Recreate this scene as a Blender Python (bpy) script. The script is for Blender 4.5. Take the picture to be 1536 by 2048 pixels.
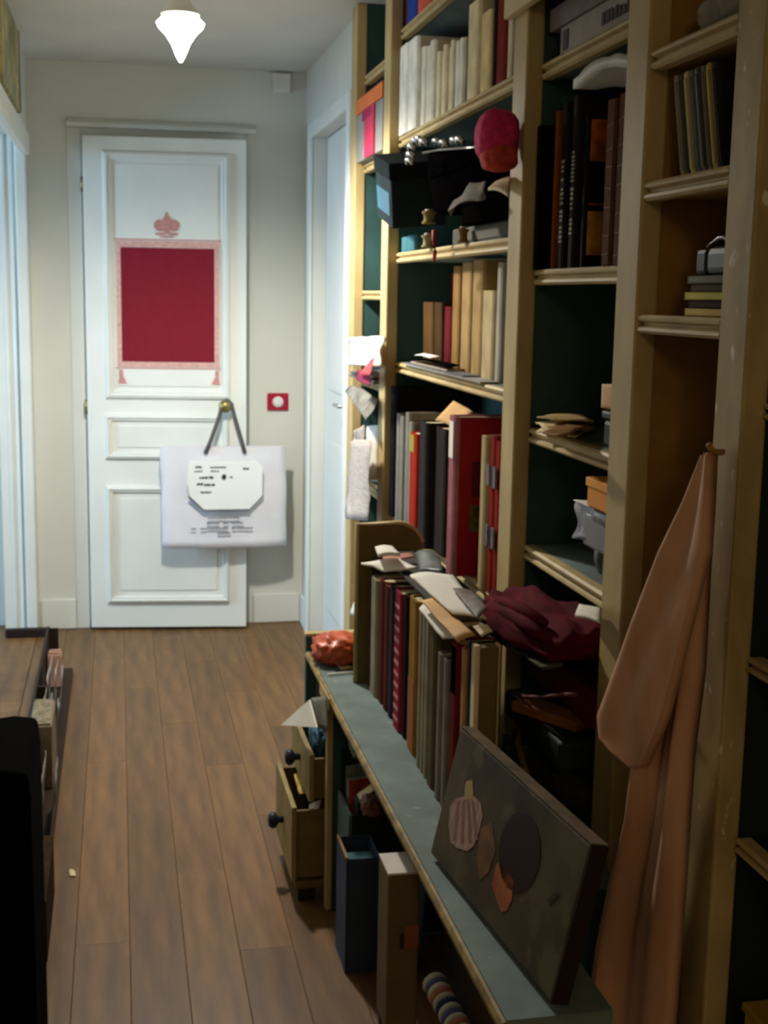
import bpy, bmesh, math, random
from mathutils import Vector, Matrix, noise
random.seed(7)
for o in list(bpy.data.objects):
    bpy.data.objects.remove(o)
SC = bpy.context.scene
COL = SC.collection
R = math.radians

# ------------------------------------------------------------------ camera
F_PX, CAM_Z = 2587.0, 1.42
yaw, pitch, roll = R(11.67), R(9.41), R(1.053)
fw = Vector((math.sin(yaw)*math.cos(pitch), math.cos(yaw)*math.cos(pitch), -math.sin(pitch)))
rt = Vector((math.cos(yaw), -math.sin(yaw), 0))
up = rt.cross(fw)
rt, up = rt*math.cos(roll)+up*math.sin(roll), up*math.cos(roll)-rt*math.sin(roll)
cd = bpy.data.cameras.new('camera')
cam = bpy.data.objects.new('camera', cd)
COL.objects.link(cam)
cd.sensor_fit = 'VERTICAL'
cd.sensor_height = 24.0
cd.lens = 24.0*F_PX/2048
cd.clip_start = 0.05
m3 = Matrix((rt, up, -fw)).transposed()
cam.matrix_world = Matrix.Translation((0, 0, CAM_Z)) @ m3.to_4x4()
cd.dof.use_dof = True
cd.dof.focus_distance = 0.75
cd.dof.aperture_fstop = 18.0
SC.camera = cam
EYE = Vector((0, 0, CAM_Z))

# ------------------------------------------------------------------ world, lights, exposure
w = bpy.data.worlds.new('world')
SC.world = w
w.use_nodes = True
bg = w.node_tree.nodes['Background']
bg.inputs[0].default_value = (0.55, 0.72, 1.0, 1)
bg.inputs[1].default_value = 0.3
SC.view_settings.view_transform = 'Standard'
SC.view_settings.look = 'None'
SC.view_settings.gamma = 1
SC.view_settings.use_curve_mapping = False
SC.view_settings.exposure = 0.0


def area_light(name, loc, rot, sx, sy, power, color):
    l = bpy.data.lights.new(name, 'AREA')
    l.shape = 'RECTANGLE'
    l.size, l.size_y, l.energy, l.color = sx, sy, power, color
    o = bpy.data.objects.new(name, l)
    o.location, o.rotation_euler = loc, rot
    COL.objects.link(o)
    return o


# daylight entering by the window of the side room on the left (window_1 stands there)
area_light('window_daylight', (-3.02, 4.3, 1.45), (0, R(-90), 0), 1.5, 1.2, 72, (0.44, 0.69, 1.0))
LAMP_POWER, FILL_POWER = 28, 13


# ------------------------------------------------------------------ pixel -> point on a plane of the place
def ray(x, y):
    return fw + rt*((x-768)/F_PX) - up*((y-1024)/F_PX)


def on(a, v, x, y):
    d = ray(x, y)
    return EYE + d*((v-EYE[a])/d[a])


def onx(v, x, y): return on(0, v, x, y)
def ony(v, x, y): return on(1, v, x, y)
def onz(v, x, y): return on(2, v, x, y)


# ------------------------------------------------------------------ materials
MATS = {}


def srgb(c):
    return tuple(((v/255+0.055)/1.055)**2.4 if v > 10 else v/255/12.92 for v in c)


def mat(name, col, rough=0.6, var=0.12, scale=9.0, bump=0.0, spec=0.2, metal=0.0, stretch=(1, 1, 1),
        flecks=None, emit=0.0, rand=0.0, trans=0.0):
    if name in MATS:
        return MATS[name]
    m = bpy.data.materials.new(name)
    m.use_nodes = True
    nt = m.node_tree
    b = nt.nodes['Principled BSDF']
    b.inputs['Roughness'].default_value = rough
    b.inputs['Specular IOR Level'].default_value = spec
    b.inputs['Metallic'].default_value = metal
    if trans:
        b.inputs['Transmission Weight'].default_value = trans
    c = srgb(col)
    tc = nt.nodes.new('ShaderNodeTexCoord')
    mp = nt.nodes.new('ShaderNodeMapping')
    mp.inputs['Scale'].default_value = stretch
    nz = nt.nodes.new('ShaderNodeTexNoise')
    nz.inputs['Scale'].default_value = scale
    nz.inputs['Detail'].default_value = 4
    nt.links.new(tc.outputs['Object'], mp.inputs[0])
    nt.links.new(mp.outputs[0], nz.inputs['Vector'])
    rp = nt.nodes.new('ShaderNodeValToRGB')
    lo = [max(0, v*(1-var*1.6)) for v in c]
    hi = [min(1, v*(1+var)) for v in c]
    rp.color_ramp.elements[0].color = (*lo, 1)
    rp.color_ramp.elements[0].position = 0.3
    rp.color_ramp.elements[1].color = (*hi, 1)
    rp.color_ramp.elements[1].position = 0.7
    nt.links.new(nz.outputs['Fac'], rp.inputs[0])
    out = rp.outputs[0]
    if rand:
        oi = nt.nodes.new('ShaderNodeObjectInfo')
        mr = nt.nodes.new('ShaderNodeMapRange')
        mr.inputs[3].default_value = 1-rand
        mr.inputs[4].default_value = 1+rand*0.7
        nt.links.new(oi.outputs['Random'], mr.inputs[0])
        hs = nt.nodes.new('ShaderNodeHueSaturation')
        nt.links.new(mr.outputs[0], hs.inputs['Value'])
        nt.links.new(out, hs.inputs['Color'])
        out = hs.outputs[0]
    if flecks:
        n2 = nt.nodes.new('ShaderNodeTexNoise')
        n2.inputs['Scale'].default_value = flecks[1]
        n2.inputs['Detail'].default_value = 6
        nt.links.new(mp.outputs[0], n2.inputs['Vector'])
        r2 = nt.nodes.new('ShaderNodeValToRGB')
        r2.color_ramp.elements[0].position = flecks[2]
        r2.color_ramp.elements[1].position = flecks[2]+0.05
        nt.links.new(n2.outputs['Fac'], r2.inputs[0])
        mx = nt.nodes.new('ShaderNodeMix')
        mx.data_type = 'RGBA'
        nt.links.new(r2.outputs[0], mx.inputs[0])
        nt.links.new(out, mx.inputs[6])
        mx.inputs[7].default_value = (*srgb(flecks[0]), 1)
        out = mx.outputs[2]
    nt.links.new(out, b.inputs['Base Color'])
    if bump:
        bp = nt.nodes.new('ShaderNodeBump')
        bp.inputs['Strength'].default_value = bump
        bp.inputs['Distance'].default_value = 0.004
        nt.links.new(nz.outputs['Fac'], bp.inputs['Height'])
        nt.links.new(bp.outputs[0], b.inputs['Normal'])
    if emit:
        b.inputs['Emission Color'].default_value = (*c, 1)
        b.inputs['Emission Strength'].default_value = emit
    MATS[name] = m
    return m


WALL = mat('wall_paint', (218, 219, 210), 0.85, 0.03, 4, 0.1)
CEIL = mat('ceiling_paint', (218, 218, 212), 0.9, 0.03, 4, 0.1)
DOORP = mat('door_paint', (228, 230, 222), 0.5, 0.03, 5, 0.05)
WOODF = mat('oak_plank', (118, 84, 46), 0.45, 0.24, 5, 0.10, 0.4, stretch=(6, 0.7, 1), rand=0.22)
SUBF = mat('floor_gap', (88, 60, 34), 0.9)
CREAM = mat('cream_painted_wood', (188, 165, 116), 0.55, 0.12, 14, 0.12, stretch=(1, 1, 0.4))
CREAMW = mat('cream_worn_wood', (180, 157, 108), 0.55, 0.16, 18, 0.2, stretch=(1, 1, 0.5), flecks=((222, 214, 190), 55, 0.66))
TAN = mat('tan_board', (160, 118, 62), 0.6, 0.14, 12, 0.1)
GREEN = mat('green_painted_board', (52, 80, 78), 0.55, 0.14, 10, 0.1)
TEAL = mat('blue_green_painted_top', (112, 128, 124), 0.5, 0.16, 12, 0.12, flecks=((150, 160, 130), 40, 0.68))
WHITEP = mat('white_paper', (232, 226, 214), 0.8, 0.04, 12)
CREAMP = mat('cream_paper', (222, 205, 168), 0.8, 0.08, 14)
GREYP = mat('printed_grey_paper', (170, 160, 148), 0.8, 0.2, 40, stretch=(1, 1, 6))
PAGES = mat('page_edges', (205, 188, 150), 0.85, 0.14, 120, 0.1, stretch=(1, 6, 0.1))
BLACK = mat('black_matte', (12, 11, 10), 0.9, 0.2, 12, 0, 0.0)
INK = mat('dark_ink', (50, 50, 52), 0.8)
WINK = mat('pale_ink', (150, 142, 122), 0.8)
STEEL = mat('shiny_metal', (200, 200, 195), 0.22, 0.1, 20, 0, 0.5, 0.9)
BRASS = mat('aged_brass', (165, 145, 95), 0.35, 0.15, 20, 0, 0.5, 0.8)


def cmat(c, rough=0.6, var=0.14, scale=16, bump=0.05):
    return mat('cover_%d_%d_%d' % tuple(c), c, max(rough, 0.75), var, scale, bump, 0.03)


# ------------------------------------------------------------------ object helpers
WLOC = {}


def link(o, parent=None):
    COL.objects.link(o)
    if parent is not None:
        o.parent = parent
    return o


def thing(name, label, cat, loc=(0, 0, 0), group=None, kind=None):
    o = bpy.data.objects.new(name, None)
    o.empty_display_size = 0.05
    o.location = loc
    if label: o['label'] = label
    if cat: o['category'] = cat
    if group: o['group'] = group
    if kind: o['kind'] = kind
    COL.objects.link(o)
    WLOC[o] = Vector(loc)
    return o


def mesh_obj(name, verts, faces, m, parent=None, smooth=False, label=None, cat=None, group=None, kind=None,
             bevel=0.0, mats=None, midx=None):
    verts = [Vector(v) for v in verts]
    if parent is not None:
        org = WLOC[parent]
        loc = Vector((0, 0, 0))
    else:
        xs = [v.x for v in verts]; ys = [v.y for v in verts]; zs = [v.z for v in verts]
        org = Vector(((min(xs)+max(xs))/2, (min(ys)+max(ys))/2, min(zs)))
        loc = org.copy()
    me = bpy.data.meshes.new(name)
    me.from_pydata([tuple(v-org) for v in verts], [], faces)
    bm = bmesh.new()
    bm.from_mesh(me)
    bmesh.ops.recalc_face_normals(bm, faces=bm.faces)
    if bevel:
        es = [e for e in bm.edges if len(e.link_faces) == 2 and e.calc_face_angle(0) > 0.6]
        bmesh.ops.bevel(bm, geom=es, offset=bevel, segments=2, affect='EDGES', profile=0.5)
    bm.to_mesh(me)
    bm.free()
    me.materials.append(m)
    for p in me.polygons:
        p.use_smooth = smooth
    o = bpy.data.objects.new(name, me)
    o.location = loc
    WLOC[o] = org
    if label: o['label'] = label
    if cat: o['category'] = cat
    if group: o['group'] = group
    if kind: o['kind'] = kind
    return link(o, parent)


BOXF = [(0, 1, 3, 2), (4, 6, 7, 5), (0, 4, 5, 1), (2, 3, 7, 6), (0, 2, 6, 4), (1, 5, 7, 3)]


def boxv(x0, x1, y0, y1, z0, z1):
    return [Vector((x, y, z)) for x in (x0, x1) for y in (y0, y1) for z in (z0, z1)]


def box(name, x0, x1, y0, y1, z0, z1, m, parent=None, bevel=0.0, tf=None, **k):
    v = boxv(x0, x1, y0, y1, z0, z1)
    if tf: v = [tf(p) for p in v]
    return mesh_obj(name, v, BOXF, m, parent, bevel=bevel, **k)


def prism(name, pts, vec, m, parent=None, bevel=0.0, smooth=False, **k):
    pts = [Vector(p) for p in pts]
    vec = Vector(vec)
    n = len(pts)
    v = pts+[p+vec for p in pts]
    f = [tuple(range(n)), tuple(range(2*n-1, n-1, -1))]+[(i, (i+1) % n, n+(i+1) % n, n+i) for i in range(n)]
    return mesh_obj(name, v, f, m, parent, bevel=bevel, smooth=smooth, **k)


def multi_prism(name, polys, vec, m, parent=None, **k):
    V, Fc = [], []
    vec = Vector(vec)
    for q_, pts in enumerate(polys):
        pts = [Vector(p)+vec*(0.07*(q_ % 9)) for p in pts]
        b = len(V); n = len(pts)
        V += [Vector(p) for p in pts]+[Vector(p)+vec for p in pts]
        Fc += [tuple(b+i for i in range(n)), tuple(b+i for i in range(2*n-1, n-1, -1))]
        Fc += [(b+i, b+(i+1) % n, b+n+(i+1) % n, b+n+i) for i in range(n)]
    return mesh_obj(name, V, Fc, m, parent, **k)


def lathe(name, c, prof, m, parent=None, seg=24, axis='z', smooth=True, **k):
    c = Vector(c); V, Fc = [], []
    for (r, h) in prof:
        for i in range(seg):
            a = 2*math.pi*i/seg
            p = (r*math.cos(a), r*math.sin(a), h)
            if axis == 'x': p = (h, r*math.cos(a), r*math.sin(a))
            if axis == 'y': p = (r*math.cos(a), h, r*math.sin(a))
            V.append(c+Vector(p))
    n = len(prof)
    for j in range(n-1):
        for i in range(seg):
            Fc.append((j*seg+i, j*seg+(i+1) % seg, (j+1)*seg+(i+1) % seg, (j+1)*seg+i))
    Fc.append(tuple(range(seg)))
    Fc.append(tuple((n-1)*seg+i for i in range(seg)))
    return mesh_obj(name, V, Fc, m, parent, smooth=smooth, **k)


def tube(name, pts, r, m, parent=None, seg=8, **k):
    pts = [Vector(p) for p in pts]
    V, Fc = [], []
    for i, p in enumerate(pts):
        t = (pts[min(i+1, len(pts)-1)]-pts[max(i-1, 0)]).normalized()
        a = t.cross(Vector((0.13, 0.31, 0.94)))
        a.normalize()
        b = t.cross(a)
        rr = r[i] if isinstance(r, (list, tuple)) else r
        for s in range(seg):
            q = 2*math.pi*s/seg
            V.append(p+a*rr*math.cos(q)+b*rr*math.sin(q))
    n = len(pts)
    for j in range(n-1):
        for s in range(seg):
            Fc.append((j*seg+s, j*seg+(s+1) % seg, (j+1)*seg+(s+1) % seg, (j+1)*seg+s))
    Fc += [tuple(range(seg)), tuple((n-1)*seg+s for s in range(seg))]
    return mesh_obj(name, V, Fc, m, parent, smooth=True, **k)


def sheet(name, corners, m, parent=None, curl=0.0, thick=0.0012, n=6, seed=0, rough=0.0, **k):
    """thin sheet over four corner points (in order), arched by curl along its normal"""
    A, B, C_, D = [Vector(c) for c in corners]
    nor = (B-A).cross(D-A).normalized()
    if nor.z < 0: nor = -nor
    V, Fc = [], []
    for lay in (0, 1):
        for i in range(n+1):
            for j in range(n+1):
                u, v = i/n, j/n
                p = A.lerp(B, u).lerp(D.lerp(C_, u), v)
                p = p+nor*(curl*math.sin(math.pi*u)*(0.6+0.4*math.cos(3*v+seed)) - lay*thick)
                if rough: p = p+nor*rough*noise.noise(p*25+Vector((seed, 0, 0)))
                V.append(p)
    N = (n+1)*(n+1)
    idx = lambda l, i, j: l*N+i*(n+1)+j
    for i in range(n):
        for j in range(n):
            Fc.append((idx(0, i, j), idx(0, i+1, j), idx(0, i+1, j+1), idx(0, i, j+1)))
            Fc.append((idx(1, i, j), idx(1, i, j+1), idx(1, i+1, j+1), idx(1, i+1, j)))
    for i in range(n):
        Fc.append((idx(0, i, 0), idx(1, i, 0), idx(1, i+1, 0), idx(0, i+1, 0)))
        Fc.append((idx(0, i, n), idx(0, i+1, n), idx(1, i+1, n), idx(1, i, n)))
        Fc.append((idx(0, 0, i), idx(0, 0, i+1), idx(1, 0, i+1), idx(1, 0, i)))
        Fc.append((idx(0, n, i), idx(1, n, i), idx(1, n, i+1), idx(0, n, i+1)))
    return mesh_obj(name, V, Fc, m, parent, smooth=True, **k)


def lump(name, c, size, m, parent=None, seed=0, amp=0.25, freq=1.6, sub=4, flat=True, ridge=0.0, tf=None, **k):
    """crumpled soft mass: folded, flattened underneath"""
    bm = bmesh.new()
    bmesh.ops.create_icosphere(bm, subdivisions=sub, radius=1)
    V = []
    c = Vector(c)
    for v in bm.verts:
        d = v.co.normalized()
        s = Vector((seed*3.1, seed*1.7, 0))
        h = 1+amp*noise.noise(d*freq+s)+amp*0.5*noise.noise(d*freq*2.7+s)
        if ridge: h += ridge*(abs(noise.noise(d*freq*2+s))-0.2)
        p = d*h
        sx = 1.0
        # squarer than a ball
        q = Vector((math.copysign(abs(p.x)**0.75, p.x), math.copysign(abs(p.y)**0.75, p.y), math.copysign(abs(p.z)**0.8, p.z)))
        p = Vector((q.x*size[0], q.y*size[1], q.z*size[2]))
        if flat: p.z = max(p.z, -size[2]*0.8)
        if tf: p = tf(p)
        V.append(c+p)
    Fc = [tuple(v.index for v in f.verts) for f in bm.faces]
    bm.free()
    return mesh_obj(name, V, Fc, m, parent, smooth=True, **k)


def book(label, xf, y0, y1, z0, z1, depth, m, lean=0.0, dark=False, group=None, name='book', cat='book', lettering=None, tf=None,
         pages=None, seed=0):
    """bound volume standing with its spine to the corridor (-X); cover wraps a page block"""
    t = thing(name, label, cat, (xf+depth/2, (y0+y1)/2, z0), group)
    th = min(0.0035, (y1-y0)*0.12)
    w_ = y1-y0
    rr = min(0.012, w_*0.3)
    sh = lambda p: Vector((p.x, p.y+lean*(p.z-z0), p.z))
    f = (lambda p: tf(sh(p))) if tf else sh
    outer = [(xf+depth, y0), (xf+rr*0.8, y0), (xf+rr*0.25, y0+rr*0.35), (xf, y0+rr), (xf, y1-rr), (xf+rr*0.25, y1-rr*0.35), (xf+rr*0.8, y1), (xf+depth, y1)]
    inner = [(xf+depth, y1-th), (xf+rr*0.8+th, y1-th), (xf+th*1.5, y1-rr), (xf+th*1.5, y0+rr), (xf+rr*0.8+th, y0+th), (xf+depth, y0+th)]
    pts = [f(Vector((a, b, z0))) for a, b in outer+inner]
    n = len(pts)
    top = [f(Vector((a, b, z1))) for a, b in outer+inner]
    V = pts+top
    quads = [(0, 1, 12, 13), (1, 2, 11, 12), (2, 3, 11), (3, 4, 10, 11), (4, 5, 10), (5, 6, 9, 10), (6, 7, 8, 9)]
    Fc = [tuple(reversed(q)) for q in quads]+[tuple(n+i for i in q) for q in quads]
    Fc += [(i, (i+1) % n, n+(i+1) % n, n+i) for i in range(n)]
    mesh_obj('cover', V, Fc, m, t)
    box('page_block', xf+th*2.2, xf+depth-0.004, y0+th*1.15, y1-th*1.15, z0+0.003, z1-0.004, pages or PAGES, t, tf=f)
    if lettering:
        rng = random.Random(seed+int(z1*1000))
        polys = []
        (za, zb_, lm) = lettering
        z = za
        wd = min(0.02, w_*0.45)
        yc = (y0+y1)/2
        while z < zb_:
            hgt = rng.uniform(0.004, 0.008)
            if rng.random() > 0.18:
                ww = wd*rng.uniform(0.7, 1)
                polys.append([f(Vector((xf-0.0006, yc-ww/2, z))), f(Vector((xf-0.0006, yc+ww/2, z))),
                              f(Vector((xf-0.0006, yc+ww/2, z+hgt*0.7))), f(Vector((xf-0.0006, yc-ww/2, z+hgt*0.7)))])
            z += hgt+0.0015
        multi_prism('title_lettering', polys, (0.0008, 0, 0), lm, t, kind='stuff')
    return t


ROW = {'last': 99, 'lo': -9, 'hi': 99, 'cap': 1.015}


def row(lo, hi, cap=1.015):
    ROW.update(last=hi, lo=lo, hi=hi, cap=cap)


def places(label, n):
    if n == 2: return [label+', left of the two', label+', right of the two']
    if n == 3: return [label+', left of three', label+', middle of three', label+', right of three']
    return [label+', '+('first', 'second', 'third', 'fourth', 'fifth', 'sixth')[i]+' from left' for i in range(n)]


def band(z0, yref, xl, xr, ytop, xf, c, label, n=1, depth=0.2, lean=0.0, group=None, jit=0.004, name='book', cat='book',
         rough=0.6, lettering=None, gap=0.0012, z1=None, cs=None, back=False, xright=None):
    """n volumes side by side whose spines fill the span xl..xr at height yref, on the plane X = xf"""
    ya = onx(xf, xl, yref).y
    yb = onx(xf, xr, yref).y
    top = z1 if z1 else onx(xf, (xl+xr)/2, ytop).z
    out = []
    if not back:
        ya = min(ya, ROW['last']-0.001)
        yb = max(yb, ROW['lo'])
        if ya-yb < 0.006*n: yb = ya-0.006*n
        ROW['last'] = yb
    else:
        ya, yb = min(ya, ROW['hi']-0.001), max(yb, ROW['lo']+0.001)
    cap = 1.015 if back else ROW['cap']
    if isinstance(label, str) and n > 1: label = places(label, n)
    st = (ya-yb)/n
    for i in range(n):
        if xright: cap = min(ROW['cap'], ony((ya-(i+1)*st), xright, yref).x)
        y1 = ya-i*st-gap/2
        y0 = ya-(i+1)*st+gap/2
        dj = random.uniform(-jit, jit) if n > 1 else 0
        cc = cs[i % len(cs)] if cs else c
        lb = label if isinstance(label, str) else label[i]
        out.append(book(lb, xf+abs(dj), y0, y1, z0, top+dj*1.5, min(depth, cap-xf-abs(dj)), cmat(cc, rough), lean,
                        group=group, name=name, cat=cat, lettering=lettering, seed=i))
    return out


# ================================================================== THE SETTING
YB, ZC = 5.535, 2.33          # back wall, ceiling height
XL, XR, XA = -0.345, 0.78, 1.04   # left wall, right wall, back of the bookcase recess
ST = dict(kind='structure')

fl = thing('floor', None, None, (0, 2, 0), kind='structure')
box('subfloor', -3.0, XA+0.1, -2.2, 5.75, -0.06, -0.012, SUBF, fl)
PW, PL = 0.118, 1.15
plank_me = {}
ci = 0
x = XL-0.003
while x < XA:
    off = (ci*0.41) % PL
    y = -2.2-off
    while y < 5.6:
        ya, yb = max(y, -2.2), min(y+PL, 5.6)
        if yb-ya > 0.05:
            key = round(yb-ya, 3)
            if key not in plank_me:
                o = box('plank', 0, PW-0.0008, 0, key-0.0008, -0.014, 0, WOODF, None, bevel=0.001)
                plank_me[key] = o.data
                for v in o.data.vertices:
                    v.co += Vector((PW/2, key/2, -0.014))
                o.parent = fl
            else:
                o = bpy.data.objects.new('plank', plank_me[key])
                link(o, fl)
            o.location = Vector((x, ya, 0))-WLOC[fl]
        y += PL
    x += PW
    ci += 1
# boards of the side room, seen through the left opening
y = 3.0
k = 0
while y < 5.7:
    for xs in (-2.9+(k % 3)*0.3-0.6, -1.75+(k % 3)*0.3-0.6, -0.6+(k % 3)*0.3-0.6):
        x0, x1 = max(xs, -2.9), min(xs+1.146, XL-0.006)
        if x1-x0 > 0.1:
            box('plank', x0, x1, y, y+0.1165, -0.014, -0.001, WOODF, fl)
    y += 0.118
    k += 1

box('ceiling', -3.1, XA+0.1, -2.3, 5.75, ZC, ZC+0.1, CEIL, **ST)
box('wall_back', XL-0.0, XA+0.1, YB, YB+0.12, 0, ZC, WALL, **ST)
box('wall_left_near', XL-0.13, XL, -2.2, 3.5, 0, ZC, WALL, **ST)
box('wall_left_header', XL-0.13, XL, 3.5, YB, 2.03, ZC, WALL, **ST)
box('wall_near', -0.475, XA+0.1, -2.32, -2.2, 0, ZC, WALL, **ST)
box('wall_right_recess', XA, XA+0.1, -2.2, 4.30, 0, ZC, WALL, **ST)
box('wall_right', XR, XR+0.36, 4.30, 4.46, 0, ZC, WALL, **ST)
box('wall_right_far', XR, XR+0.36, 5.30, YB, 0, ZC, WALL, **ST)
box('wall_right_header', XR, XR+0.36, 4.46, 5.30, 2.05, ZC, WALL, **ST)
# side room
box('wall_side_far', -3.0, XL-0.135, 5.62, 5.74, 0, ZC, WALL, **ST)
box('wall_side_near', -3.0, XL-0.13, 2.0, 2.1, 0, ZC, WALL, **ST)
box('wall_side_left_low', -3.12, -3.0, 2.0, 5.74, 0, 0.7, WALL, **ST)
box('wall_side_left_high', -3.12, -3.0, 2.0, 5.74, 2.2, ZC, WALL, **ST)
box('wall_side_left_front', -3.12, -3.0, 2.0, 3.7, 0.7, 2.2, WALL, **ST)
box('wall_side_left_rear', -3.12, -3.0, 4.9, 5.74, 0.7, 2.2, WALL, **ST)
win = thing('window_1', None, None, (-3.06, 4.3, 0.7), kind='structure')
for nm, a in (('window_frame', (3.7, 3.76, 0.7, 2.2)), ('window_frame', (4.84, 4.9, 0.7, 2.2)), ('window_frame', (4.27, 4.33, 0.76, 2.14)),
              ('window_frame', (3.76, 4.84, 0.7, 0.76)), ('window_frame', (3.76, 4.84, 2.14, 2.2))):
    box(nm, -3.1, -3.05, a[0], a[1], a[2], a[3], DOORP, win)

# left opening: casing and reveal
cas = thing('trim_1', None, None, (XL, 5.4, 0), kind='structure')
box('jamb', XL-0.045, XL-0.001, 5.44, YB+0.02, 0, 2.03, DOORP, cas, bevel=0.006)
box('reveal', XL-0.135, XL-0.046, 5.49, YB+0.08, 0, 2.03, DOORP, cas)
for xx in (-0.41, -0.44):
    box('fluting', xx-0.008, xx+0.008, 5.482, 5.489, 0.0, 2.03, DOORP, cas, bevel=0.003)
box('lintel', XL-0.02, XL+0.016, 3.5, 5.44, 1.95, 2.03, DOORP, cas, bevel=0.006)
box('threshold', XL-0.13, XL+0.05, 5.40, 5.435, 0.001, 0.035, mat('dark_threshold', (40, 30, 24), 0.6), cas, bevel=0.004)

# baseboards
box('baseboard_back', 0.565, XR-0.012, YB-0.014, YB-0.001, 0.001, 0.13, DOORP, None, bevel=0.004, **ST)
box('baseboard_left', -0.335, -0.192, YB-0.014, YB-0.001, 0.001, 0.13, DOORP, None, bevel=0.004, **ST)
box('baseboard_right', XR-0.013, XR-0.001, 5.39, YB-0.014, 0.001, 0.13, DOORP, None, bevel=0.004, **ST)


# ---- panelled door in the back wall
def moulding_rect(name, x0, x1, z0, z1, y, parent, wdt=0.028, hgt=0.014, m=None):
    """raised rectangular moulding ring on a door face looking -Y"""
    prof = [(0, 0), (0.2, 0.8), (0.45, 1.0), (0.6, 0.55), (0.8, 0.6), (1.0, 0)]
    V, Fc = [], []
    for (u, h) in prof:
        d = u*wdt
        for (xx, zz) in ((x0+d, z0+d), (x1-d, z0+d), (x1-d, z1-d), (x0+d, z1-d)):
            V.append((xx, y-h*hgt, zz))
    n = len(prof)
    for j in range(n-1):
        for i in range(4):
            Fc.append((j*4+i, j*4+(i+1) % 4, (j+1)*4+(i+1) % 4, (j+1)*4+i))
    return mesh_obj(name, V, Fc, m or DOORP, parent)


d1 = thing('door_1', None, None, (0.2, YB, 0), kind='structure')
YD = 5.485
box('door_leaf', -0.125, 0.53, YD, YB-0.004, 0.012, 2.04, DOORP, d1, bevel=0.004)
moulding_rect('upper_panel_moulding', -0.05, 0.465, 0.985, 1.985, YD, d1, 0.04, 0.02)
moulding_rect('middle_panel_moulding', -0.055, 0.46, 0.735, 0.925, YD, d1, 0.032, 0.022)
moulding_rect('lower_panel_moulding', -0.055, 0.46, 0.12, 0.625, YD, d1, 0.032, 0.022)
for (a, b, c, d) in ((0.0, 0.415, 1.04, 1.935), (0.0, 0.405, 0.785, 0.875), (0.0, 0.405, 0.175, 0.57)):
    box('panel', a, b, YD-0.005, YD-0.0002, c, d, DOORP, d1, bevel=0.002)
lathe('door_knob', (0.443, YD, 0.965), [(0.022, -0.001), (0.02, -0.006), (0.009, -0.012), (0.009, -0.035), (0.021, -0.045), (0.027, -0.06), (0.022, -0.075), (0.006, -0.08)],
      BRASS, d1, 16, 'y')
for zz in (0.95, 1.85):
    tube('hinge', [(-0.131, YD+0.012, zz-0.03), (-0.131, YD+0.012, zz+0.03)], 0.006, BRASS, d1)
prism('trim_2', [(-0.19, YB-0.001, 2.075), (-0.19, YB-0.03, 2.075), (-0.19, YB-0.04, 2.09), (-0.19, YB-0.022, 2.105), (-0.19, YB-0.001, 2.115)], (0.76, 0, 0), WALL, **ST)
box('trim_3', -0.19, -0.135, YB-0.007, YB-0.001, 0.0, 2.074, WALL, None, bevel=0.003, **ST)
box('trim_4', 0.535, 0.56, YB-0.007, YB-0.001, 0.0, 2.074, WALL, None, bevel=0.003, **ST)

# ---- recessed door in the right wall
d2 = thing('door_2', None, None, (XR+0.07, 4.88, 0), kind='structure')
box('door_leaf', XR+0.055, XR+0.095, 4.465, 5.295, 0.012, 2.045, DOORP, d2, bevel=0.003)
for (zz0, zz1) in ((0.15, 0.85), (1.05, 1.95)):
    V = []
    box('panel', XR+0.049, XR+0.0549, 4.58, 5.18, zz0, zz1, DOORP, d2, bevel=0.004)
box('handle_plate', XR+0.049, XR+0.0545, 4.70, 4.735, 0.90, 1.09, STEEL, d2, bevel=0.002)
tube('door_handle', [(XR+0.048, 4.717, 1.02), (XR+0.018, 4.717, 1.02), (XR+0.015, 4.722, 1.02), (XR+0.015, 4.81, 1.018)], 0.008, STEEL, d2)
cas2 = thing('trim_5', None, None, (XR, 4.88, 0), kind='structure')
box('jamb', XR-0.016, XR-0.001, 4.40, 4.458, 0.001, 2.10, DOORP, cas2, bevel=0.004)
box('jamb', XR-0.016, XR-0.001, 5.302, 5.36, 0.001, 2.10, DOORP, cas2, bevel=0.004)
box('lintel', XR-0.016, XR-0.001, 4.4585, 5.3015, 2.045, 2.10, DOORP, cas2, bevel=0.004)

# ================================================================== LAMP AND FILL LIGHT
LX, LY, LZ = 0.184, 3.82, 2.178
lamp = thing('ceiling_lamp', 'bright hanging lamp glowing under the ceiling before the white door', 'lamp', (LX, LY, ZC))
LWH = mat('lamp_white', (225, 225, 218), 0.5)
lathe('canopy', (LX, LY, ZC), [(0.0, -0.001), (0.045, -0.001), (0.042, -0.018), (0.012, -0.026), (0.0, -0.026)], LWH, lamp, 24)
tube('cord', [(LX, LY, ZC-0.026), (LX, LY, LZ+0.062)], 0.004, LWH, lamp)
lathe('cap', (LX, LY, LZ), [(0.0, 0.062), (0.018, 0.060), (0.03, 0.040), (0.052, 0.012), (0.054, 0.008), (0.0, 0.008)], LWH, lamp, 28)
GLOW = mat('glowing_glass', (255, 250, 232), 0.4, 0.0, 3, emit=14.0)
lathe('bulb', (LX, LY, LZ), [(0.03, 0.007), (0.05, 0.002), (0.067, -0.014), (0.062, -0.026), (0.042, -0.046), (0.026, -0.07), (0.014, -0.10), (0.004, -0.118)], GLOW, lamp, 28)
l = bpy.data.lights.new('lamp_light', 'SPOT')
l.energy, l.color, l.spot_size, l.spot_blend, l.shadow_soft_size = LAMP_POWER*4, (1.0, 0.95, 0.85), R(174), 0.55, 0.06
lo = bpy.data.objects.new('lamp_light', l)
lo.location = (LX, LY, LZ-0.19)
link(lo)
l = bpy.data.lights.new('hall_fill', 'POINT')        # added warm fill light behind the camera, with no lamp built
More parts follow.
